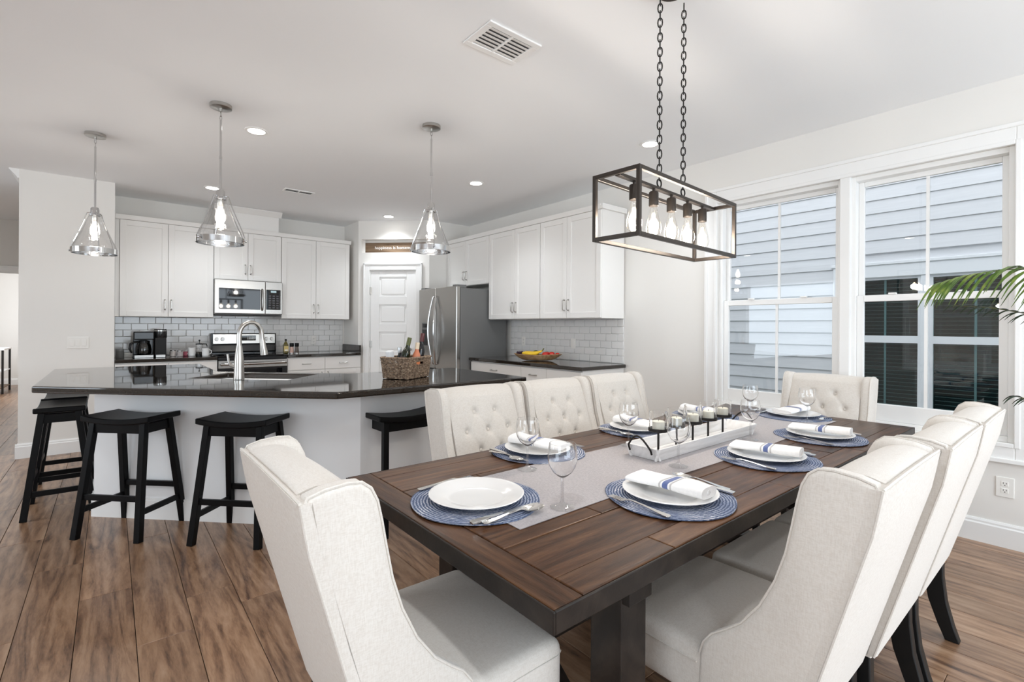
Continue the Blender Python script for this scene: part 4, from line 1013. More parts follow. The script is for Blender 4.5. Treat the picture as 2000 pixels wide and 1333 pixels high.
for i, x in enumerate((1.706, 1.836, 1.965, 2.095, 2.228)):
    putc(ca0, (x, 1.14, TT + .0125), 0, 'glass votive candle on a black stem, ' + ['nearest in the tray', 'second from the near end of the tray', 'middle one in the tray', 'second from the window end of the tray', 'closest to the window in the tray'][i])

# ------------------------------------------------------------------ chandelier
CHX, CHY, CZ0, CHH, CL, CWd = 1.865, 1.188, 1.612, .257, .825, .212
cl = thing('chandelier', 'black open rectangular chandelier with five clear filament bulbs over the table', 'chandelier', (CHX, CHY, CZ0), math.radians(3.35))
bt_ = .0155
def cb(x0, x1, y0, y1, z0, z1, name='frame_bar'): return MB().box(x0, x1, y0, y1, z0, z1).build(name, M_BRONZE, cl, smooth=False, bevel=.0012, seg=1)
for sx in (-1, 1):
    for sy in (-1, 1):
        x, y = sx * (CL / 2 - bt_ / 2), sy * (CWd / 2 - bt_ / 2); cb(x - bt_ / 2, x + bt_ / 2, y - bt_ / 2, y + bt_ / 2, 0, CHH)
for z in (bt_ / 2, CHH - bt_ / 2):
    for sy in (-1, 1):
        y = sy * (CWd / 2 - bt_ / 2); cb(-CL / 2 + bt_, CL / 2 - bt_, y - bt_ / 2, y + bt_ / 2, z - bt_ / 2, z + bt_ / 2)
    for sx in (-1, 1):
        x = sx * (CL / 2 - bt_ / 2); cb(x - bt_ / 2, x + bt_ / 2, -CWd / 2 + bt_, CWd / 2 - bt_, z - bt_ / 2, z + bt_ / 2)
zb = CHH - .012
MB().box(-CL / 2 + bt_, CL / 2 - bt_, -.011, .011, zb - .006, zb + .006).build('lamp_bar', M_BRONZE, cl, smooth=False, bevel=.001)
for k in range(5):
    x = -.285 + k * .1425
    so = MB().cyl((x, 0, zb - .006), (x, 0, zb - .02), .006, n=10).lathe([(.0175, zb - .078), (.0195, zb - .076), (.0195, zb - .022), (.017, zb - .018), (.002, zb - .018)], 24, (x, 0, 0)).build('socket', M_BRONZE, cl)
    z0 = zb - .076
    bu = MB().lathe([(.0125, z0), (.0135, z0 - .012), (.018, z0 - .035), (.026, z0 - .065), (.0305, z0 - .085), (.031, z0 - .098), (.026, z0 - .115), (.016, z0 - .126), (.006, z0 - .131), (.001, z0 - .134)], 28, (x, 0, 0)).build('bulb', M_BULB, so)
    f_ = MB()
    for a in range(4):
        t = a * PI / 2 + .4; f_.tube([(x + .004 * math.cos(t), .004 * math.sin(t), z0 - .03), (x + .011 * math.cos(t), .011 * math.sin(t), z0 - .095)], .0016, 5)
    f_.build('filament', M_FIL, so)
lk = MB().tube([(.0092 * math.cos(t), 0, .0185 * math.sin(t) if abs(math.sin(t)) > .999 else .0125 * math.copysign(1, math.sin(t)) * min(1, abs(math.sin(t)) * 1.3) + .006 * math.sin(t)) for t in [2 * PI * i / 12 for i in range(12)]], .0028, 6, closed=True).build('chain_link', M_IRON, cl)
first = True
for sx in (-.10, .10):
    MB().tube([(sx + .0165 * math.cos(2 * PI * i / 18), 0, CHH + .014 + .0165 * math.sin(2 * PI * i / 18)) for i in range(18)], .0032, 8, closed=True).build('eye_ring', M_IRON, cl)
    z = CHH + .044; n = 0
    while z < ZC - CZ0 - .04:
        if first: o = lk; first = False
        else: o = lk.copy(); COL.objects.link(o); o.parent = cl
        o.location = (sx, 0, z); o.rotation_euler = (0, 0, PI / 2 * (n % 2) + .5); z += .0305; n += 1
MB().lathe([(.06, ZC - CZ0 - .03), (.064, ZC - CZ0 - .026), (.064, ZC - CZ0 - .001), (.002, ZC - CZ0 - .001)], 28).build('ceiling_canopy', M_BRONZE, cl)
def point(name, loc, power, color=(1, .9, .78), rad=.03):
    l = bpy.data.lights.new(name, 'POINT'); l.energy = power; l.color = color; l.shadow_soft_size = rad
    o = bpy.data.objects.new(name, l); COL.objects.link(o); o.location = loc; return o
for k in range(5):
    x = -.285 + k * .1425; a = math.radians(3.35)
    point('chandelier_bulb_light', (CHX + x * math.cos(a), CHY + x * math.sin(a), CZ0 + zb - .15), 3.4, (1, .93, .85))

# ------------------------------------------------------------------ pendants over the island
def pendant():
    o = thing('pendant_light', '', 'pendant lamp', (0, 0, 0), group='conical glass pendants over the island'); Z = ZC
    MB().lathe([(.062, -.024), (.066, -.022), (.066, -.001), (.003, -.001)], 32, (0, 0, Z)).build('canopy', M_NICK, o)
    MB().tube([(0, 0, Z - .024), (0, 0, Z - .045)], .008, 10).build('swivel', M_NICK, o)
    for k in range(2):
        MB().tube([(.006 * math.cos(t) * (k == 0), .006 * math.cos(t) * (k == 1), Z - .062 - .026 * k + .0165 * math.sin(t)) for t in [2 * PI * i / 12 for i in range(12)]], .0022, 6, closed=True).build('link', M_CHROME, o)
    MB().cyl((0, 0, Z - .10), (0, 0, 2.40), .0065, n=12).cyl((0, 0, 2.412), (0, 0, 2.39), .0085, n=12).cyl((0, 0, 2.40), (0, 0, 2.185), .0065, n=12).build('stem', M_CHROME, o)
    cap = MB().lathe([(.033, 2.118), (.036, 2.12), (.036, 2.132), (.027, 2.138), (.027, 2.176), (.020, 2.186), (.003, 2.188)], 28).build('cap', M_CHROME, o)
    MB().lathe([(.018, 2.075), (.02, 2.078), (.02, 2.12), (.003, 2.12)], 20).build('socket', M_NICK, o)
    ring = MB().lathe([(.1385, 1.826), (.144, 1.827), (.144, 1.866), (.1385, 1.867)], 48, closed=True).build('ring', M_CHROME, o)
    sh = [(.038, 2.118), (.046, 2.10), (.062, 2.055), (.085, 1.995), (.108, 1.94), (.126, 1.90), (.135, 1.875), (.138, 1.842)]
    MB().lathe(sh + [(r - .002, z) for r, z in reversed(sh)], 40, closed=True).build('shade', M_SHADE, o, angle=1.2)
    for k in range(3):
        t = 2 * PI * k / 3 + .5; c_, s_ = math.cos(t), math.sin(t)
        pts = [(.030, 2.145), (.05, 2.142), (.058, 2.118), (.075, 2.065), (.105, 1.99), (.135, 1.918), (.150, 1.872), (.152, 1.850)]
        ar = MB().tube([(r * c_, r * s_, z) for r, z in pts], .0035, 8).build('arm', M_CHROME, o)
        MB().cyl((.142 * c_, .142 * s_, 1.847), (.156 * c_, .156 * s_, 1.847), .004, n=8).ball((.159 * c_, .159 * s_, 1.846), .0075, 10, 6).build('finial', M_CHROME, ar)
    MB().lathe([(.012, 2.08), (.014, 2.06), (.024, 2.035), (.030, 2.01), (.029, 1.985), (.018, 1.965), (.002, 1.96)], 24).build('bulb', M_FROST, o)
    return o
pe0 = pendant(); index(None)
for i, (x, y) in enumerate(((-.10, 4.965), (.562, 3.765), (1.812, 3.145))):
    putc(pe0, (x, y, 0), (.2, 1.1, -.35)[i], ['leftmost conical glass pendant, in front of the blank wall', 'conical glass pendant above the sink, the lowest in view', 'rightmost conical glass pendant, in front of the pantry'][i])
    point('pendant_light_glow', (x, y, 1.90), 5, (1, .93, .84), .03)

# ------------------------------------------------------------------ ceiling: downlights, vents
dl0 = thing('downlight', '', 'downlight', (0, 0, 0), group='round recessed ceiling lights')
MB().lathe([(.058, ZC - .002), (.060, ZC - .006), (.078, ZC - .006), (.082, ZC - .0005), (.058, ZC - .0005)], 40, closed=True).build('trim_ring', M_TRIM, dl0)
MB().lathe([(.0585, ZC - .0045), (.0585, ZC - .0008), (.002, ZC - .0008), (.002, ZC - .0045)], 36, closed=True).build('lens', M_LED, dl0)
local(dl0); index(None)
DL = [((.845, 4.09), 'recessed light right of the pendant over the sink'), ((.834, 6.09), 'recessed light behind the pendant over the sink'), ((2.89, 4.105), 'recessed light above the refrigerator side of the kitchen'),
      ((2.873, 6.11), 'recessed light in front of the pantry sign'), ((3.335, 2.32), 'recessed light beside the chandelier chains'),
      ((3.335, -.6), 'added unseen fill downlight behind the camera on the window side'), ((.2, -1.2), 'added unseen fill downlight behind the camera'), ((.25, .55), 'added unseen fill downlight straight above the camera'), ((1.75, -1.7), 'added unseen fill downlight near the patio doors'), ((-1.6, 2.0), 'added unseen fill downlight over the living side'), ((-2.6, -.8), 'added unseen fill downlight over the far living side'), ((-1.6, 4.6), 'added unseen fill downlight over the hall entrance')]  # this row is out of view, added to brighten the room
for (x, y), lb in DL:
    putc(dl0, (x, y, 0), 0, lb)
    l = bpy.data.lights.new('downlight_beam', 'SPOT'); l.energy = 42; l.spot_size = 2.3; l.spot_blend = .9; l.shadow_soft_size = .055; l.color = (.90, .955, 1.)
    o = bpy.data.objects.new('downlight_beam', l); COL.objects.link(o); o.location = (x, y, ZC - .012)
def vent(label, x0, x1, y0, y1, rows, frame):
    o = thing('ceiling_vent', label, 'vent', ((x0 + x1) / 2, (y0 + y1) / 2, ZC - .012))
    z0, z1 = ZC - .010, ZC - .0005; f = frame
    MB().box(x0, x1, y0, y0 + f, z0, z1).box(x0, x1, y1 - f, y1, z0, z1).box(x0, x0 + f, y0 + f, y1 - f, z0, z1).box(x1 - f, x1, y0 + f, y1 - f, z0, z1).box((x0 + x1) / 2 - .007, (x0 + x1) / 2 + .007, y0 + f, y1 - f, z0, z1).build('frame', M_TRIM, o, smooth=False, bevel=.003)
    MB().box(x0 + f, x1 - f, y0 + f, y1 - f, ZC - .0018, ZC - .0006).build('backing', mat('duct_grey', (.10, .10, .10), .8), o, smooth=False)
    n = rows
    for i in range(n):
        y = y0 + f + (y1 - y0 - 2 * f) * (i + .5) / n; w = (y1 - y0 - 2 * f) / n
        for a, b in ((x0 + f, (x0 + x1) / 2 - .007), ((x0 + x1) / 2 + .007, x1 - f)):
            MB().add([(a, y - w * .40, z0 + .001), (b, y - w * .40, z0 + .001), (b, y + w * .36, z0 + .006), (a, y + w * .36, z0 + .006), (a, y - w * .40, z0 + .002), (b, y - w * .40, z0 + .002), (b, y + w * .36, z0 + .0072), (a, y + w * .36, z0 + .0072)], [(3, 2, 1, 0), (4, 5, 6, 7), (0, 1, 5, 4), (2, 3, 7, 6), (1, 2, 6, 5), (3, 0, 4, 7)]).build('slat', M_TRIM, o, smooth=False)
    return o
vent('large white louvred ceiling vent above the dining table', 1.40, 1.735, 1.875, 2.115, 6, .035)
vent('small white ceiling vent in the kitchen', 1.43, 1.74, 5.56, 5.69, 3, .02)

# ------------------------------------------------------------------ switches and outlets
def plate(name, label, M, w, h, kind, n=1):
    o = thing(name, label, 'outlet' if kind == 'outlet' else 'switch', tuple(M @ Vector((0, 0, 0))))
    MB(M).box(-w / 2, w / 2, -.006, -.0005, -h / 2, h / 2).build('plate', M_PLASTIC, o, smooth=False, bevel=.003)
    for k in range(n):
        x = (k - (n - 1) / 2) * .046
        if kind == 'switch': MB(M).box(x - .016, x + .016, -.0095, -.005, -.033, .033).build('rocker', M_PLASTIC, o, smooth=False, bevel=.0015)
        else:
            for dz in (-.02, .02):
                s_ = MB(M).lathe([(.0165, -.0075), (.0165, -.006), (.001, -.006)], 20) if False else MB(M).box(x - .016, x + .016, -.0078, -.005, dz - .014, dz + .014)
                s_ = s_.build('socket', M_PLASTIC, o, smooth=False, bevel=.004)
                for a, b in ((-.0075, .004), (.0055, .004)): MB(M).box(x + a, x + a + .0022, -.0083, -.0077, dz - .001, dz + .0085).build('slot', M_BLKM, s_, smooth=False)
                MB(M).box(x - .0022, x + .0022, -.0083, -.0077, dz - .0095, dz - .005).build('slot', M_BLKM, s_, smooth=False)
    return o
plate('light_switch', 'white triple rocker switch on the blank wall above the island', frame_m(-.255, 6.55, 0) @ Matrix.Translation((0, 0, 1.097)), .165, .115, 'switch', 3)
plate('wall_outlet', 'white outlet on the tiles right of the range', frame_m(2.237, YB - .011, 0) @ Matrix.Translation((0, 0, 1.075)), .072, .115, 'outlet')
plate('wall_outlet', 'white outlet on the tiles left of the fruit bowl', frame_m(XW - .011, 4.685, -PI / 2) @ Matrix.Translation((0, 0, 1.10)), .072, .115, 'outlet')
plate('light_switch', 'white switch on the tiles right of the fruit bowl', frame_m(XW - .011, 3.824, -PI / 2) @ Matrix.Translation((0, 0, 1.095)), .072, .115, 'switch')
plate('wall_outlet', 'white outlet low on the wall below the right window', frame_m(XW, .366, -PI / 2) @ Matrix.Translation((0, 0, .352)), .078, .118, 'outlet')

# ------------------------------------------------------------------ things on the back counter
ZK = .9145
cm = thing('coffee_maker', 'black combination coffee maker with a glass carafe', 'coffee maker', (.33, 6.85, ZK))
MB().box(.185, .375, 6.74, 7.0, ZK, ZK + .028).box(.19, .375, 6.93, 7.0, ZK + .028, ZK + .29).build('brewer_body', M_BLK, cm, smooth=False, bevel=.006)
MB().box(.188, .376, 6.745, 7.0, ZK + .20, ZK + .29).build('brewer_head', M_BLK, cm, smooth=False, bevel=.012)
MB().box(.20, .365, 6.736, 6.742, ZK + .004, ZK + .03).build('steel_strip', M_STEEL, cm, smooth=False)
tw = MB().box(.38, .485, 6.745, 7.0, ZK, ZK + .22).build('tower', M_BLKM, cm, smooth=False, bevel=.006)
MB().lathe([(.058, ZK + .215), (.062, ZK + .225), (.062, ZK + .30), (.058, ZK + .318), (.002, ZK + .32)], 28, (.433, 6.81, 0)).build('pod_head', M_BLK, cm)
MB().lathe([(.0635, ZK + .295), (.0635, ZK + .305)], 28, (.433, 6.81, 0)).build('head_band', M_CHROME, cm)
MB().box(.39, .475, 6.738, 6.746, ZK + .004, ZK + .03).build('drip_strip', M_STEEL, cm, smooth=False)
cf = MB().lathe([(.05, ZK + .031), (.066, ZK + .045), (.07, ZK + .09), (.062, ZK + .14), (.05, ZK + .165), (.047, ZK + .165), (.059, ZK + .138), (.067, ZK + .09), (.063, ZK + .047), (.048, ZK + .034)], 32, (.285, 6.825, 0)).build('carafe', thin_glass('smoky_carafe_glass', (.25, .24, .23), .08), cm)
MB().lathe([(.053, ZK + .158), (.054, ZK + .185), (.03, ZK + .192), (.002, ZK + .192)], 28, (.285, 6.825, 0)).build('carafe_lid', M_BLK, cm)
MB().tube([(.235, 6.80, ZK + .172), (.195, 6.785, ZK + .172), (.165, 6.775, ZK + .155), (.158, 6.772, ZK + .10), (.175, 6.78, ZK + .055)], [.01, .012, .012, .011, .008], 10).build('carafe_handle', M_BLK, cm)
ca = thing('canister', 'dark grey canister at the left end of the back counter', 'canister', (.07, 6.78, ZK))
MB().lathe([(.034, ZK), (.036, ZK + .004), (.036, ZK + .085), (.002, ZK + .086)], 24, (.075, 6.80, 0)).build('body', mat('dark_grey_tin', (.10, .10, .095), .5), ca)
MB().lathe([(.0365, ZK + .083), (.0365, ZK + .098), (.034, ZK + .1), (.002, ZK + .1)], 24, (.075, 6.80, 0)).build('lid', M_STEELD, ca)
wt_ = thing('napkin_stack', 'white paper stack beside the coffee maker', 'paper stack', (.145, 7.02, ZK))
for k in range(4): MB().box(.115, .185, 6.96, 7.06, ZK + .012 * k, ZK + .012 * k + .011).build('packet', M_PLASTIC, wt_, smooth=False, bevel=.003)
def jar(x, y, r, h, label, m_, lidm):
    o = thing('jar', label, 'jar', (x, y, ZK))
    MB().lathe([(r * .85, ZK), (r, ZK + .004), (r, ZK + h * .78), (r * .8, ZK + h * .84), (.002, ZK + h * .84)], 24, (x, y, 0)).build('body', m_, o)
    MB().lathe([(r * .86, ZK + h * .835), (r * .88, ZK + h * .84), (r * .88, ZK + h), (.002, ZK + h)], 24, (x, y, 0)).build('lid', lidm, o); return o
jar(.555, 6.86, .032, .075, 'small clear jar just right of the coffee maker', mat('sugar_jar', (.55, .50, .47), .15), M_STEEL)
jar(.618, 6.80, .03, .07, 'small glass jar between the clear jar and the pink dish', mat('grey_jar', (.42, .38, .37), .15), M_STEEL)
tag(MB().lathe([(.03, ZK), (.038, ZK + .006), (.041, ZK + .05), (.038, ZK + .052), (.035, ZK + .012), (.002, ZK + .01)], 28, (.69, 6.90, 0)).build('dish', mat('dusty_pink_glaze', (.42, .11, .15), .35), None), 'small dusty pink dish on the back counter', 'dish')
def mug(x, y, h, r, label, hang):
    o = thing('mug', label, 'mug', (x, y, ZK))
    MB().lathe([(r * .8, ZK), (r * .95, ZK + .006), (r, ZK + h), (r - .004, ZK + h), (r * .9, ZK + .01), (.002, ZK + .008)], 28, (x, y, 0)).build('cup', M_WHITE, o)
    MB().tube([(x + (r - .003) * math.cos(hang), y + (r - .003) * math.sin(hang), ZK + h * .8), (x + (r + .022) * math.cos(hang), y + (r + .022) * math.sin(hang), ZK + h * .72), (x + (r + .024) * math.cos(hang), y + (r + .024) * math.sin(hang), ZK + h * .4), (x + (r - .003) * math.cos(hang), y + (r - .003) * math.sin(hang), ZK + h * .22)], .005, 8).build('handle', M_WHITE, o)
mug(.735, 6.84, .098, .038, 'white mug left of the french press', 2.6)
mug(.865, 6.76, .092, .038, 'white mug right of the french press, nearest the range', -.4)
fp_ = thing('french_press', 'glass french press with a black plunger lid', 'french press', (.815, 6.86, ZK))
MB().lathe([(.036, ZK + .004), (.036, ZK + .135), (.0345, ZK + .135), (.0345, ZK + .007), (.002, ZK + .007)], 24, (.815, 6.86, 0)).build('beaker', M_CUP, fp_)
MB().lathe([(.033, ZK + .0075), (.033, ZK + .05), (.002, ZK + .05)], 24, (.815, 6.86, 0)).build('coffee', mat('coffee', (.02, .012, .008), .2), fp_)
MB().lathe([(.038, ZK), (.038, ZK + .02), (.0365, ZK + .02), (.0365, ZK + .0)], 24, (.815, 6.86, 0), closed=True).build('base_ring', M_BLKM, fp_)
MB().lathe([(.039, ZK + .134), (.039, ZK + .146), (.015, ZK + .152), (.002, ZK + .152)], 24, (.815, 6.86, 0)).cyl((.815, 6.86, ZK + .15), (.815, 6.86, ZK + .175), .003).ball((.815, 6.86, ZK + .182), .010).build('lid', M_BLK, fp_)
MB().tube([(.85, 6.85, ZK + .142), (.885, 6.845, ZK + .14), (.892, 6.845, ZK + .11)], [.006, .006, .005], 8).build('handle', M_BLK, fp_)
# right of the range
ol = thing('oil_bottle', 'square olive oil bottle with a yellow label right of the range', 'bottle', (1.765, 6.80, ZK))
MB().box(1.735, 1.795, 6.775, 6.83, ZK, ZK + .125).build('bottle', mat('olive_oil_glass', (.10, .08, .015), .08), ol, smooth=False, bevel=.012, seg=3)
MB().lathe([(.024, ZK + .12), (.022, ZK + .14), (.011, ZK + .152), (.011, ZK + .172), (.002, ZK + .172)], 20, (1.765, 6.80, 0)).build('neck', MATS['olive_oil_glass'], ol)
MB().lathe([(.0135, ZK + .168), (.0135, ZK + .19), (.002, ZK + .19)], 18, (1.765, 6.80, 0)).build('cap', M_BLKM, ol)
lb_ = MB().box(1.739, 1.791, 6.7725, 6.7745, ZK + .03, ZK + .10).build('paper_label', mat('yellow_paper', (.62, .47, .18), .7), ol, smooth=False)
MB().box(1.748, 1.782, 6.7715, 6.7725, ZK + .035, ZK + .055).build('label_panel', M_PLASTIC, lb_, smooth=False)
def grinder(x, y, label, m_):
    o = thing('spice_grinder', label, 'grinder', (x, y, ZK))
    MB().lathe([(.026, ZK), (.028, ZK + .004), (.024, ZK + .05), (.020, ZK + .09), (.002, ZK + .09)], 22, (x, y, 0)).build('jar', m_, o)
    MB().lathe([(.022, ZK + .088), (.026, ZK + .096), (.026, ZK + .132), (.022, ZK + .136), (.002, ZK + .136)], 22, (x, y, 0)).build('cap', M_BLKM, o)
    MB().lathe([(.0285, ZK + .001), (.0285, ZK + .010), (.0265, ZK + .010), (.0265, ZK + .001)], 22, (x, y, 0), closed=True).build('foot_band', M_STEEL, o)
grinder(1.838, 6.795, 'spice grinder filled with pink salt', mat('pink_salt', (.60, .40, .33), .3)); grinder(1.897, 6.78, 'spice grinder filled with dark pepper', mat('pepper', (.10, .075, .06), .3))

# ------------------------------------------------------------------ basket of bottles on the island
BC = Vector((1.628, 3.16, .9147)); BRZ = math.atan2(.145, .259)
BM = Matrix.Translation(BC) @ Matrix.Rotation(BRZ, 4, 'Z')
bk_ = thing('basket', 'brown woven rectangular basket holding bottles on the island', 'basket', tuple(BC))
def rrect(hx, hy, r, n=10):
    pts = []
    for cx_, cy_, a0 in ((hx - r, hy - r, 0), (-hx + r, hy - r, PI / 2), (-hx + r, -hy + r, PI), (hx - r, -hy + r, 3 * PI / 2)):
        pts += [(cx_ + r * math.cos(a0 + PI / 2 * k / n), cy_ + r * math.sin(a0 + PI / 2 * k / n)) for k in range(n + 1)]
    return pts
def resample(P, n):
    L = [0]; Q = P + [P[0]]
    for a, b in zip(Q, Q[1:]): L.append(L[-1] + math.dist(a, b))
    out_ = []; j = 0
    for i in range(n):
        d = L[-1] * i / n
        while L[j + 1] < d: j += 1
        k = (d - L[j]) / max(1e-9, L[j + 1] - L[j]); a, b = Q[j], Q[j + 1]; out_.append((a[0] + (b[0] - a[0]) * k, a[1] + (b[1] - a[1]) * k))
    return out_
wv_ = MB(BM); nrow, ns = 15, 132
for r in range(nrow):
    f = r / (nrow - 1); hx, hy = .142 + .012 * f, .102 + .012 * f
    P = resample(rrect(hx, hy, .022), ns); z = .008 + .132 * f
    pts = []
    for i, (x, y) in enumerate(P):
        w = .0038 * math.sin(PI * (i + (r % 2)) * .5 + .8) + random.uniform(-.0012, .0012); d = math.hypot(x, y)
        pts.append((x + x / d * w, y + y / d * w, z + random.uniform(-.0012, .0012) + .0018 * math.sin(i * .9 + r)))
    if 10 <= r <= 11:
        def hole(p): return p[1] < 0 and abs(p[0]) < .042 or p[1] > 0 and abs(p[0]) < .042
        runs, cur = [], []
        for p in pts + pts[:1]:
            if hole(p):
                if len(cur) > 1: runs.append(cur)
                cur = []
            else: cur.append(p)
        if len(cur) > 1: runs.append(cur)
        for c_ in runs: wv_.tube(c_, .0052, 5)
    else: wv_.tube(pts, .0052, 5, closed=True)
w_ = wv_.build('weave', M_BASKET, bk_); w_['kind'] = 'stuff'
MB(BM).tube([(x, y, .146) for x, y in resample(rrect(.156, .116, .024), 80)], .0075, 7, closed=True).build('rim', M_BASKET, bk_)
MB(BM).box(-.135, .135, -.095, .095, .003, .009).build('bottom', M_BASKET, bk_, smooth=False)
def bottle(label, p0, p1, m_, capm, r=.036, lab=None, neck=.014, total=None):
    p0, p1 = BM @ Vector(p0), BM @ Vector(p1); d = p1 - p0; L = d.length
    o = thing('wine_bottle', label, 'bottle', tuple(p0))
    zq = Vector((0, 0, 1)).rotation_difference(d.normalized()).to_matrix().to_4x4(); M = Matrix.Translation(p0) @ zq
    MB(M).lathe([(r * .8, 0), (r, .005), (r, L * .58), (r * .92, L * .63), (neck * 1.15, L * .74), (neck, L * .78), (neck, L * .97), (.002, L * .97)], 24).build('glass', m_, o)
    MB(M).lathe([(neck + .0012, L * .80), (neck + .0012, L * .985), (neck, L), (.002, L)], 20).build('capsule', capm, o)
    if lab: MB(M).lathe([(r + .0008, L * .2), (r + .0008, L * .5)], 24).build('label_band', lab, o)
    return o
M_GREENB = mat('dark_green_bottle', (.012, .016, .006), .06); M_BLACKB = mat('black_bottle', (.008, .008, .010), .08)
bottle('dark bottle with green neck leaning in the basket', (-.05, .014, .015), (-.02, -.04, .285), M_GREENB, mat('olive_foil', (.10, .11, .03), .35), .031, mat('dark_label', (.06, .035, .03), .6))
bottle('black bottle with a dark red neck at the right of the basket', (.078, -.034, .015), (.099, -.074, .315), M_BLACKB, mat('dark_red_foil', (.09, .012, .012), .3), .032)
bottle('orange labelled bottle beside the black one in the basket', (.004, -.066, .015), (.018, -.08, .25), mat('rose_wine', (.62, .22, .12), .1), mat('pale_foil', (.75, .62, .45), .4), .029, mat('orange_label', (.80, .26, .10), .6))
bottle('dark bottle low at the left of the basket', (.035, .055, .015), (.012, .068, .215), M_BLACKB, mat('silver_foil', (.55, .57, .58), .25, .6), .031)
bx_ = MB(BM @ Matrix.Translation((-.078, .072, .0)) @ Matrix.Rotation(-.12, 4, 'Y')).box(-.028, .028, -.018, .018, .02, .195)
tag(bx_.build('paper_bag', mat('white_paper_bag', (.72, .74, .76), .6), None, smooth=False, bevel=.008), 'folded white paper packet at the left of the basket', 'packet')

# ------------------------------------------------------------------ fruit bowl
FBM = Matrix.Translation((3.675, 4.02, .9055)) @ Matrix.Rotation(math.atan2(-.80, .60), 4, 'Z')
fbw = thing('dough_bowl', 'long hand-carved wooden dough bowl holding fruit', 'bowl', (3.675, 4.02, .9055))
def db(u, v):
    a = 2 * PI * u; k = v
    rx_, ry_ = .13 + .145 * k ** .8, .06 + .055 * k ** .8
    wob = 1 + .03 * math.sin(3 * a + 1) * k
    return (rx_ * math.cos(a) * wob, ry_ * math.sin(a) * wob, .004 + .066 * k ** 1.4 + .006 * k * math.cos(2 * a))
mb = MB(FBM); n = 44; vs = [db(i / n, j / 6) for j in range(7) for i in range(n)] + [(p[0] * .93, p[1] * .88, p[2] + .004 + .002 * (1 - 1)) for p in [db(i / n, j / 6) for j in range(6, -1, -1) for i in range(n)]]
vs = [(x, y, max(z, 0.0)) for x, y, z in vs]; N = 14
fs_ = [(j * n + i, j * n + (i + 1) % n, (j + 1) * n + (i + 1) % n, (j + 1) * n + i) for j in range(N - 1) for i in range(n)] + [tuple(range(n - 1, -1, -1)), tuple(range((N - 1) * n, N * n))]
mb.add(vs, fs_).build('bowl', M_DOUGH, fbw, angle=1.)
M_APP = mat('red_apple_skin', (.55, .025, .015), .25); M_BAN = mat('banana_skin', (.80, .52, .03), .45); M_GRP = mat('dark_grape_skin', (.035, .012, .030), .3); M_PEP = mat('orange_pepper_skin', (.75, .22, .02), .25)
def fruit(kind, label, c, r, m_, stem=True):
    o = thing(kind, label, 'fruit', tuple(FBM @ Vector(c)))
    MB(FBM).lathe([(r * .12, -r * .82), (r * .5, -r * .85), (r * .9, -r * .45), (r, .05 * r), (r * .9, r * .55), (r * .55, r * .85), (r * .2, r * .80), (.002, r * .70)], 20, c).build('flesh', m_, o)
    if stem: MB(FBM).tube([(c[0], c[1], c[2] + r * .7), (c[0] + .004, c[1], c[2] + r * 1.05)], .0022, 6).build('stem', M_STEM, o)
fruit('apple', 'red apple at the right of the fruit bowl', (.165, -.012, .068), .036, M_APP)
fruit('apple', 'red apple in the middle of the fruit bowl', (.10, -.048, .066), .036, M_APP)
fruit('apple', 'red apple half hidden behind the others in the fruit bowl', (.105, .036, .066), .036, M_APP)
fruit('apple', 'red apple at the right end of the dough bowl', (.225, .022, .066), .026, M_APP)
tag(MB(FBM).ball((-.03, .078, .082), (.035, .024, .03), 16, 10).build('avocado', mat('avocado_skin', (.03, .06, .015), .5), None), 'dark green avocado peeking over the bananas', 'fruit')
for k, (dy, dz, w) in enumerate(((-.042, .0, 'front'), (-.004, .006, 'middle'), (.034, .006, 'rear'))):
    o = thing('banana', w + ' yellow banana of the bunch in the bowl', 'fruit', tuple(FBM @ Vector((-.02, dy, .07))), group='bananas in the bowl')
    pts = [(-.165 + .225 * t / 10, dy - .012 * math.sin(PI * t / 10), .070 + dz + .052 * (t / 10) ** 3 + .012 * math.cos(PI * t / 10)) for t in range(11)]
    MB(FBM).tube(pts, [.005, .012, .0165, .018, .0185, .0185, .018, .017, .0145, .010, .006], 8).build('peel', M_BAN, o)
    e = pts[-1]; MB(FBM).tube([e, (e[0] + .012, e[1] * .4, e[2] + .022)], [.005, .0045], 6).build('stalk', mat('banana_stalk', (.12, .13, .03), .6), o)
gp = thing('grape_bunch', 'bunch of dark grapes at the left end of the fruit bowl', 'fruit', tuple(FBM @ Vector((-.17, 0, .05))))
gb = MB(FBM).ball((0, 0, 0), .0125, 10, 7); rg2 = random.Random(3)
for k in range(22):
    c = (-.205 + rg2.uniform(-.03, .03), rg2.uniform(-.035, .035), .062 + rg2.uniform(0, .03)); MB(FBM).ball(c, .0125, 10, 7).build('grape', M_GRP, gp)
MB(FBM).tube([(-.15, 0, .08), (-.14, .005, .105)], .002, 5).build('stalk', M_STEM, gp)

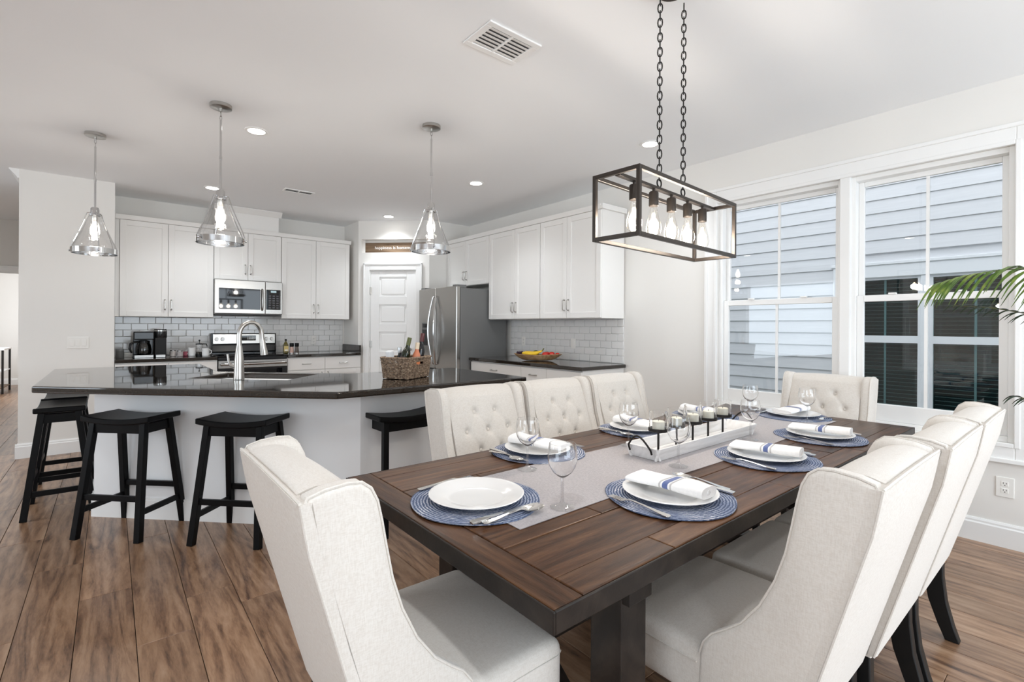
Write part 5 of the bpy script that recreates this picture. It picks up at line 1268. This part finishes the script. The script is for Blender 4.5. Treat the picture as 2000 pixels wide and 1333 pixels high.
# ------------------------------------------------------------------ palm plant at the window, right edge of the view
PC = Vector((3.42, -.42, 0))
pot = thing('potted_palm', 'potted palm by the window, green fronds reaching in at the right edge', 'plant', tuple(PC))
MB().lathe([(.14, 0), (.155, .01), (.19, .30), (.20, .32), (.19, .335), (.175, .33), (.17, .30), (.003, .29)], 32, (PC.x, PC.y, 0)).build('pot', mat('grey_planter', (.30, .29, .27), .7), pot)
MB().lathe([(.168, .29), (.165, .305), (.003, .308)], 28, (PC.x, PC.y, 0)).build('soil', mat('potting_soil', (.03, .022, .015), .95), pot)
def frond(pts, m_, nl, ll, droop, wid, t0=.28, flip=1, rnd=None):
    """pts: centre line from the pot to the tip; leaflets are thin folded blades set along the outer part"""
    rnd = rnd or random.Random(5); P = [Vector(p) for p in pts]
    L = [0]
    for a, b in zip(P, P[1:]): L.append(L[-1] + (b - a).length)
    def at(t):
        d = t * L[-1]
        for i in range(len(P) - 1):
            if d <= L[i + 1] + 1e-9: k = (d - L[i]) / (L[i + 1] - L[i]); return P[i].lerp(P[i + 1], k), (P[i + 1] - P[i]).normalized()
        return P[-1], (P[-1] - P[-2]).normalized()
    fr_ = MB().tube([at(i / 24)[0] for i in range(25)], [.008 - .0062 * i / 24 for i in range(25)], 6).build('frond', M_STEM, pot)
    for i in range(nl):
        t = t0 + (1 - t0) * (i + .5) / nl; c, d = at(t)
        for s_ in (-1, 1):
            sd = d.cross(Vector((0, 0, 1))).normalized() * s_
            ln = ll * (.55 + .45 * math.sin(PI * min(1, (t - t0) / (1 - t0) * .9 + .12))) * rnd.uniform(.9, 1.08)
            dr_ = (sd * .62 + d * .66 + Vector((0, 0, .18))).normalized()
            n_ = 6; vs = []
            for k in range(n_ + 1):
                u = k / n_; p = c + dr_ * (ln * u) + Vector((0, 0, -droop * ln * u * u)); w = wid * math.sin(PI * min(.98, .12 + .88 * u) ** .8) * .5 + .0006
                tang = (dr_ + Vector((0, 0, -2 * droop * u))).normalized(); a_ = tang.cross(Vector((0, 0, 1))).normalized(); nn_ = a_.cross(tang)
                vs += [p - a_ * w + nn_ * (w * .35), p, p + a_ * w + nn_ * (w * .35), p + nn_ * -.0008]
            fs_ = []
            for k in range(n_):
                b0, b1 = 4 * k, 4 * k + 4
                fs_ += [(b0, b1, b1 + 1, b0 + 1), (b0 + 1, b1 + 1, b1 + 2, b0 + 2), (b0, b0 + 3, b1 + 3, b1), (b0 + 2, b1 + 2, b1 + 3, b0 + 3)]
            MB().add(vs, fs_).build('leaflet', m_, fr_, angle=1.5)
x, y = PC.x, PC.y
frond([(x, y, .31), (x - .01, y + .10, .8), (x - .03, y + .26, 1.26), (x - .06, y + .45, 1.50), (x - .10, y + .68, 1.575), (x - .13, y + .86, 1.545), (x - .14, y + .95, 1.515)], M_LEAF, 30, .25, .95, .024, .42)
frond([(x, y + .03, .31), (x - .02, y + .14, .7), (x - .05, y + .33, 1.12), (x - .09, y + .56, 1.33), (x - .12, y + .76, 1.385), (x - .14, y + .90, 1.40)], M_LEAFD, 24, .15, .6, .016, .45)
frond([(x - .02, y + .02, .31), (x - .05, y + .2, .62), (x - .09, y + .42, .86), (x - .12, y + .60, .945), (x - .13, y + .68, .965)], M_LEAFD, 16, .15, .7, .016, .45)
frond([(x, y, .31), (x + .08, y - .05, .9), (x + .12, y - .2, 1.45), (x + .1, y - .45, 1.65), (x, y - .75, 1.55)], M_LEAF, 22, .2, .4, .016, .4)
frond([(x, y, .31), (x - .12, y - .04, .85), (x - .3, y - .12, 1.3), (x - .55, y - .25, 1.45), (x - .8, y - .4, 1.3)], M_LEAF, 22, .2, .4, .016, .4)

# ------------------------------------------------------------------ console table in the far room
ct_ = thing('console_table', 'thin dark metal console table with a pale top in the far room', 'table', (-1.72, 13.3, 0))
MB().box(-2.05, -1.50, 12.75, 13.6, .80, .83).build('top', M_TRIM, ct_, smooth=False, bevel=.003)
MB().box(-2.03, -1.52, 12.77, 13.58, .40, .415).build('shelf', M_TRIM, ct_, smooth=False)
MB().box(-2.03, -1.52, 12.77, 13.58, .10, .115).build('shelf', mat('brown_shelf', (.20, .13, .08), .5), ct_, smooth=False)
for a in (-2.035, -1.525):
    for b in (12.765, 13.575): MB().box(a - .015, a + .015, b - .015, b + .015, 0, .80).build('leg', M_IRON, ct_, smooth=False)
tag(MB().box(-1.85, -1.62, 12.85, 13.05, .8305, .845).build('book', M_BLKM, None, smooth=False, bevel=.003), 'thin dark book on the console table', 'book')

# ------------------------------------------------------------------ outside: side yard and the neighbour's house
S(MB().box(XW + T, 14, -8, 14, -.5, -.3), 'ground', M_LAWN, 'narrow side yard between the houses')
NX = 7.2
nh = thing('neighbour_house', 'neighbouring house with pale grey lap siding and a white framed dark window', 'house', (NX, 2, -.3))
EXP = .162
NWY0, NWY1, NWZ0, NWZ1 = .50, 1.995, .30, 1.905       # glazed opening
z = -.3; k = 0
segs_all = lambda z0, z1: [(-6., 9.)] if z1 <= NWZ0 - .12 or z0 >= NWZ1 + .16 else [(-6., NWY0 - .02), (NWY1 + .21, 9.)]
z = 1.23 - EXP * 10
while z < 6.4:
    for a, b in segs_all(z, z + EXP):
        MB().prism([(NX + .012, z), (NX - .02, z), (NX - .004, z + EXP + .012), (NX + .012, z + EXP + .012)], a, b, 'y').build('siding_board', M_SIDING, nh, smooth=False, fix=True)
    z += EXP
MB().box(NX + .012, NX + .15, -6, 9, -.3, NWZ0).box(NX + .012, NX + .15, -6, 9, NWZ1, 6.4).box(NX + .012, NX + .15, -6, NWY0, NWZ0, NWZ1).box(NX + .012, NX + .15, NWY1, 9, NWZ0, NWZ1).build('wall', M_SIDING, nh, smooth=False)
M_NTRIM = mat('neighbour_white_trim', (.84, .85, .87), .5)
nt_ = MB().box(NX - .03, NX + .02, NWY1 + .03, NWY1 + .22, NWZ0 - .12, NWZ1 + .16).box(NX - .03, NX + .02, NWY0 - .02, NWY1 + .03, NWZ1, NWZ1 + .16).box(NX - .045, NX + .02, NWY0 - .02, NWY1 + .24, NWZ1 + .15, NWZ1 + .185).box(NX - .05, NX + .02, NWY0 - .02, NWY1 + .24, NWZ0 - .13, NWZ0)
nt_.box(NX - .02, NX + .06, 1.262, 1.338, NWZ0, NWZ1).box(NX - .03, NX + .02, NWY0 - .2, NWY0, NWZ0 - .12, NWZ1 + .16).build('window_trim', M_NTRIM, nh, smooth=False, bevel=.004)
M_NPANE = thin_glass('neighbour_pane_glass', (.60, .72, .72), .06)
for a, b in ((NWY0, 1.262), (1.338, NWY1 + .03)):
    w_ = MB().box(NX, NX + .05, a + .03, b - .03, 1.115, 1.20).box(NX, NX + .05, a, a + .03, NWZ0, NWZ1).box(NX, NX + .05, b - .03, b, NWZ0, NWZ1).box(NX, NX + .05, a + .03, b - .03, NWZ0, NWZ0 + .05).box(NX, NX + .05, a + .03, b - .03, NWZ1 - .03, NWZ1).build('window_sash', M_NTRIM, nh, smooth=False)
    for c, d in ((NWZ0 + .05, 1.115), (1.20, NWZ1 - .03)): MB().box(NX + .02, NX + .026, a + .03, b - .03, c, d).build('pane', M_NPANE, w_, smooth=False)
    m_ = (a + b) / 2; MB().box(NX + .03, NX + .04, m_ - .010, m_ + .010, NWZ0 + .05, NWZ1 - .03).build('muntin', M_NTRIM, w_, smooth=False)
    sl0 = None
    for i in range(34):
        z = NWZ0 + .07 + i * .0455
        s_ = MB().box(NX + .085, NX + .125, a + .035, b - .035, z, z + .003) if sl0 is None else None
        if sl0 is None: sl0 = s_.build('blind_slat', mat('blind_white', (.55, .58, .56), .6), w_, smooth=False); z00 = z
        else: o = sl0.copy(); COL.objects.link(o); o.parent = w_; o.location = (0, 0, z - z00)
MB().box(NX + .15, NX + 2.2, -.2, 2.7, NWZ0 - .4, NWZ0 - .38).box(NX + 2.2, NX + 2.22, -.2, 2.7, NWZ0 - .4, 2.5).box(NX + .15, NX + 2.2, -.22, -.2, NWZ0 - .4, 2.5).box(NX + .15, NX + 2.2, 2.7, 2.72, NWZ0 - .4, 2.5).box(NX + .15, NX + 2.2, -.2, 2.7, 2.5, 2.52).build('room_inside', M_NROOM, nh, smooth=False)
MB().box(NX - .35, NX + 6, -6.4, 9.4, 6.4, 6.55).build('eave', M_NTRIM, nh, smooth=False)
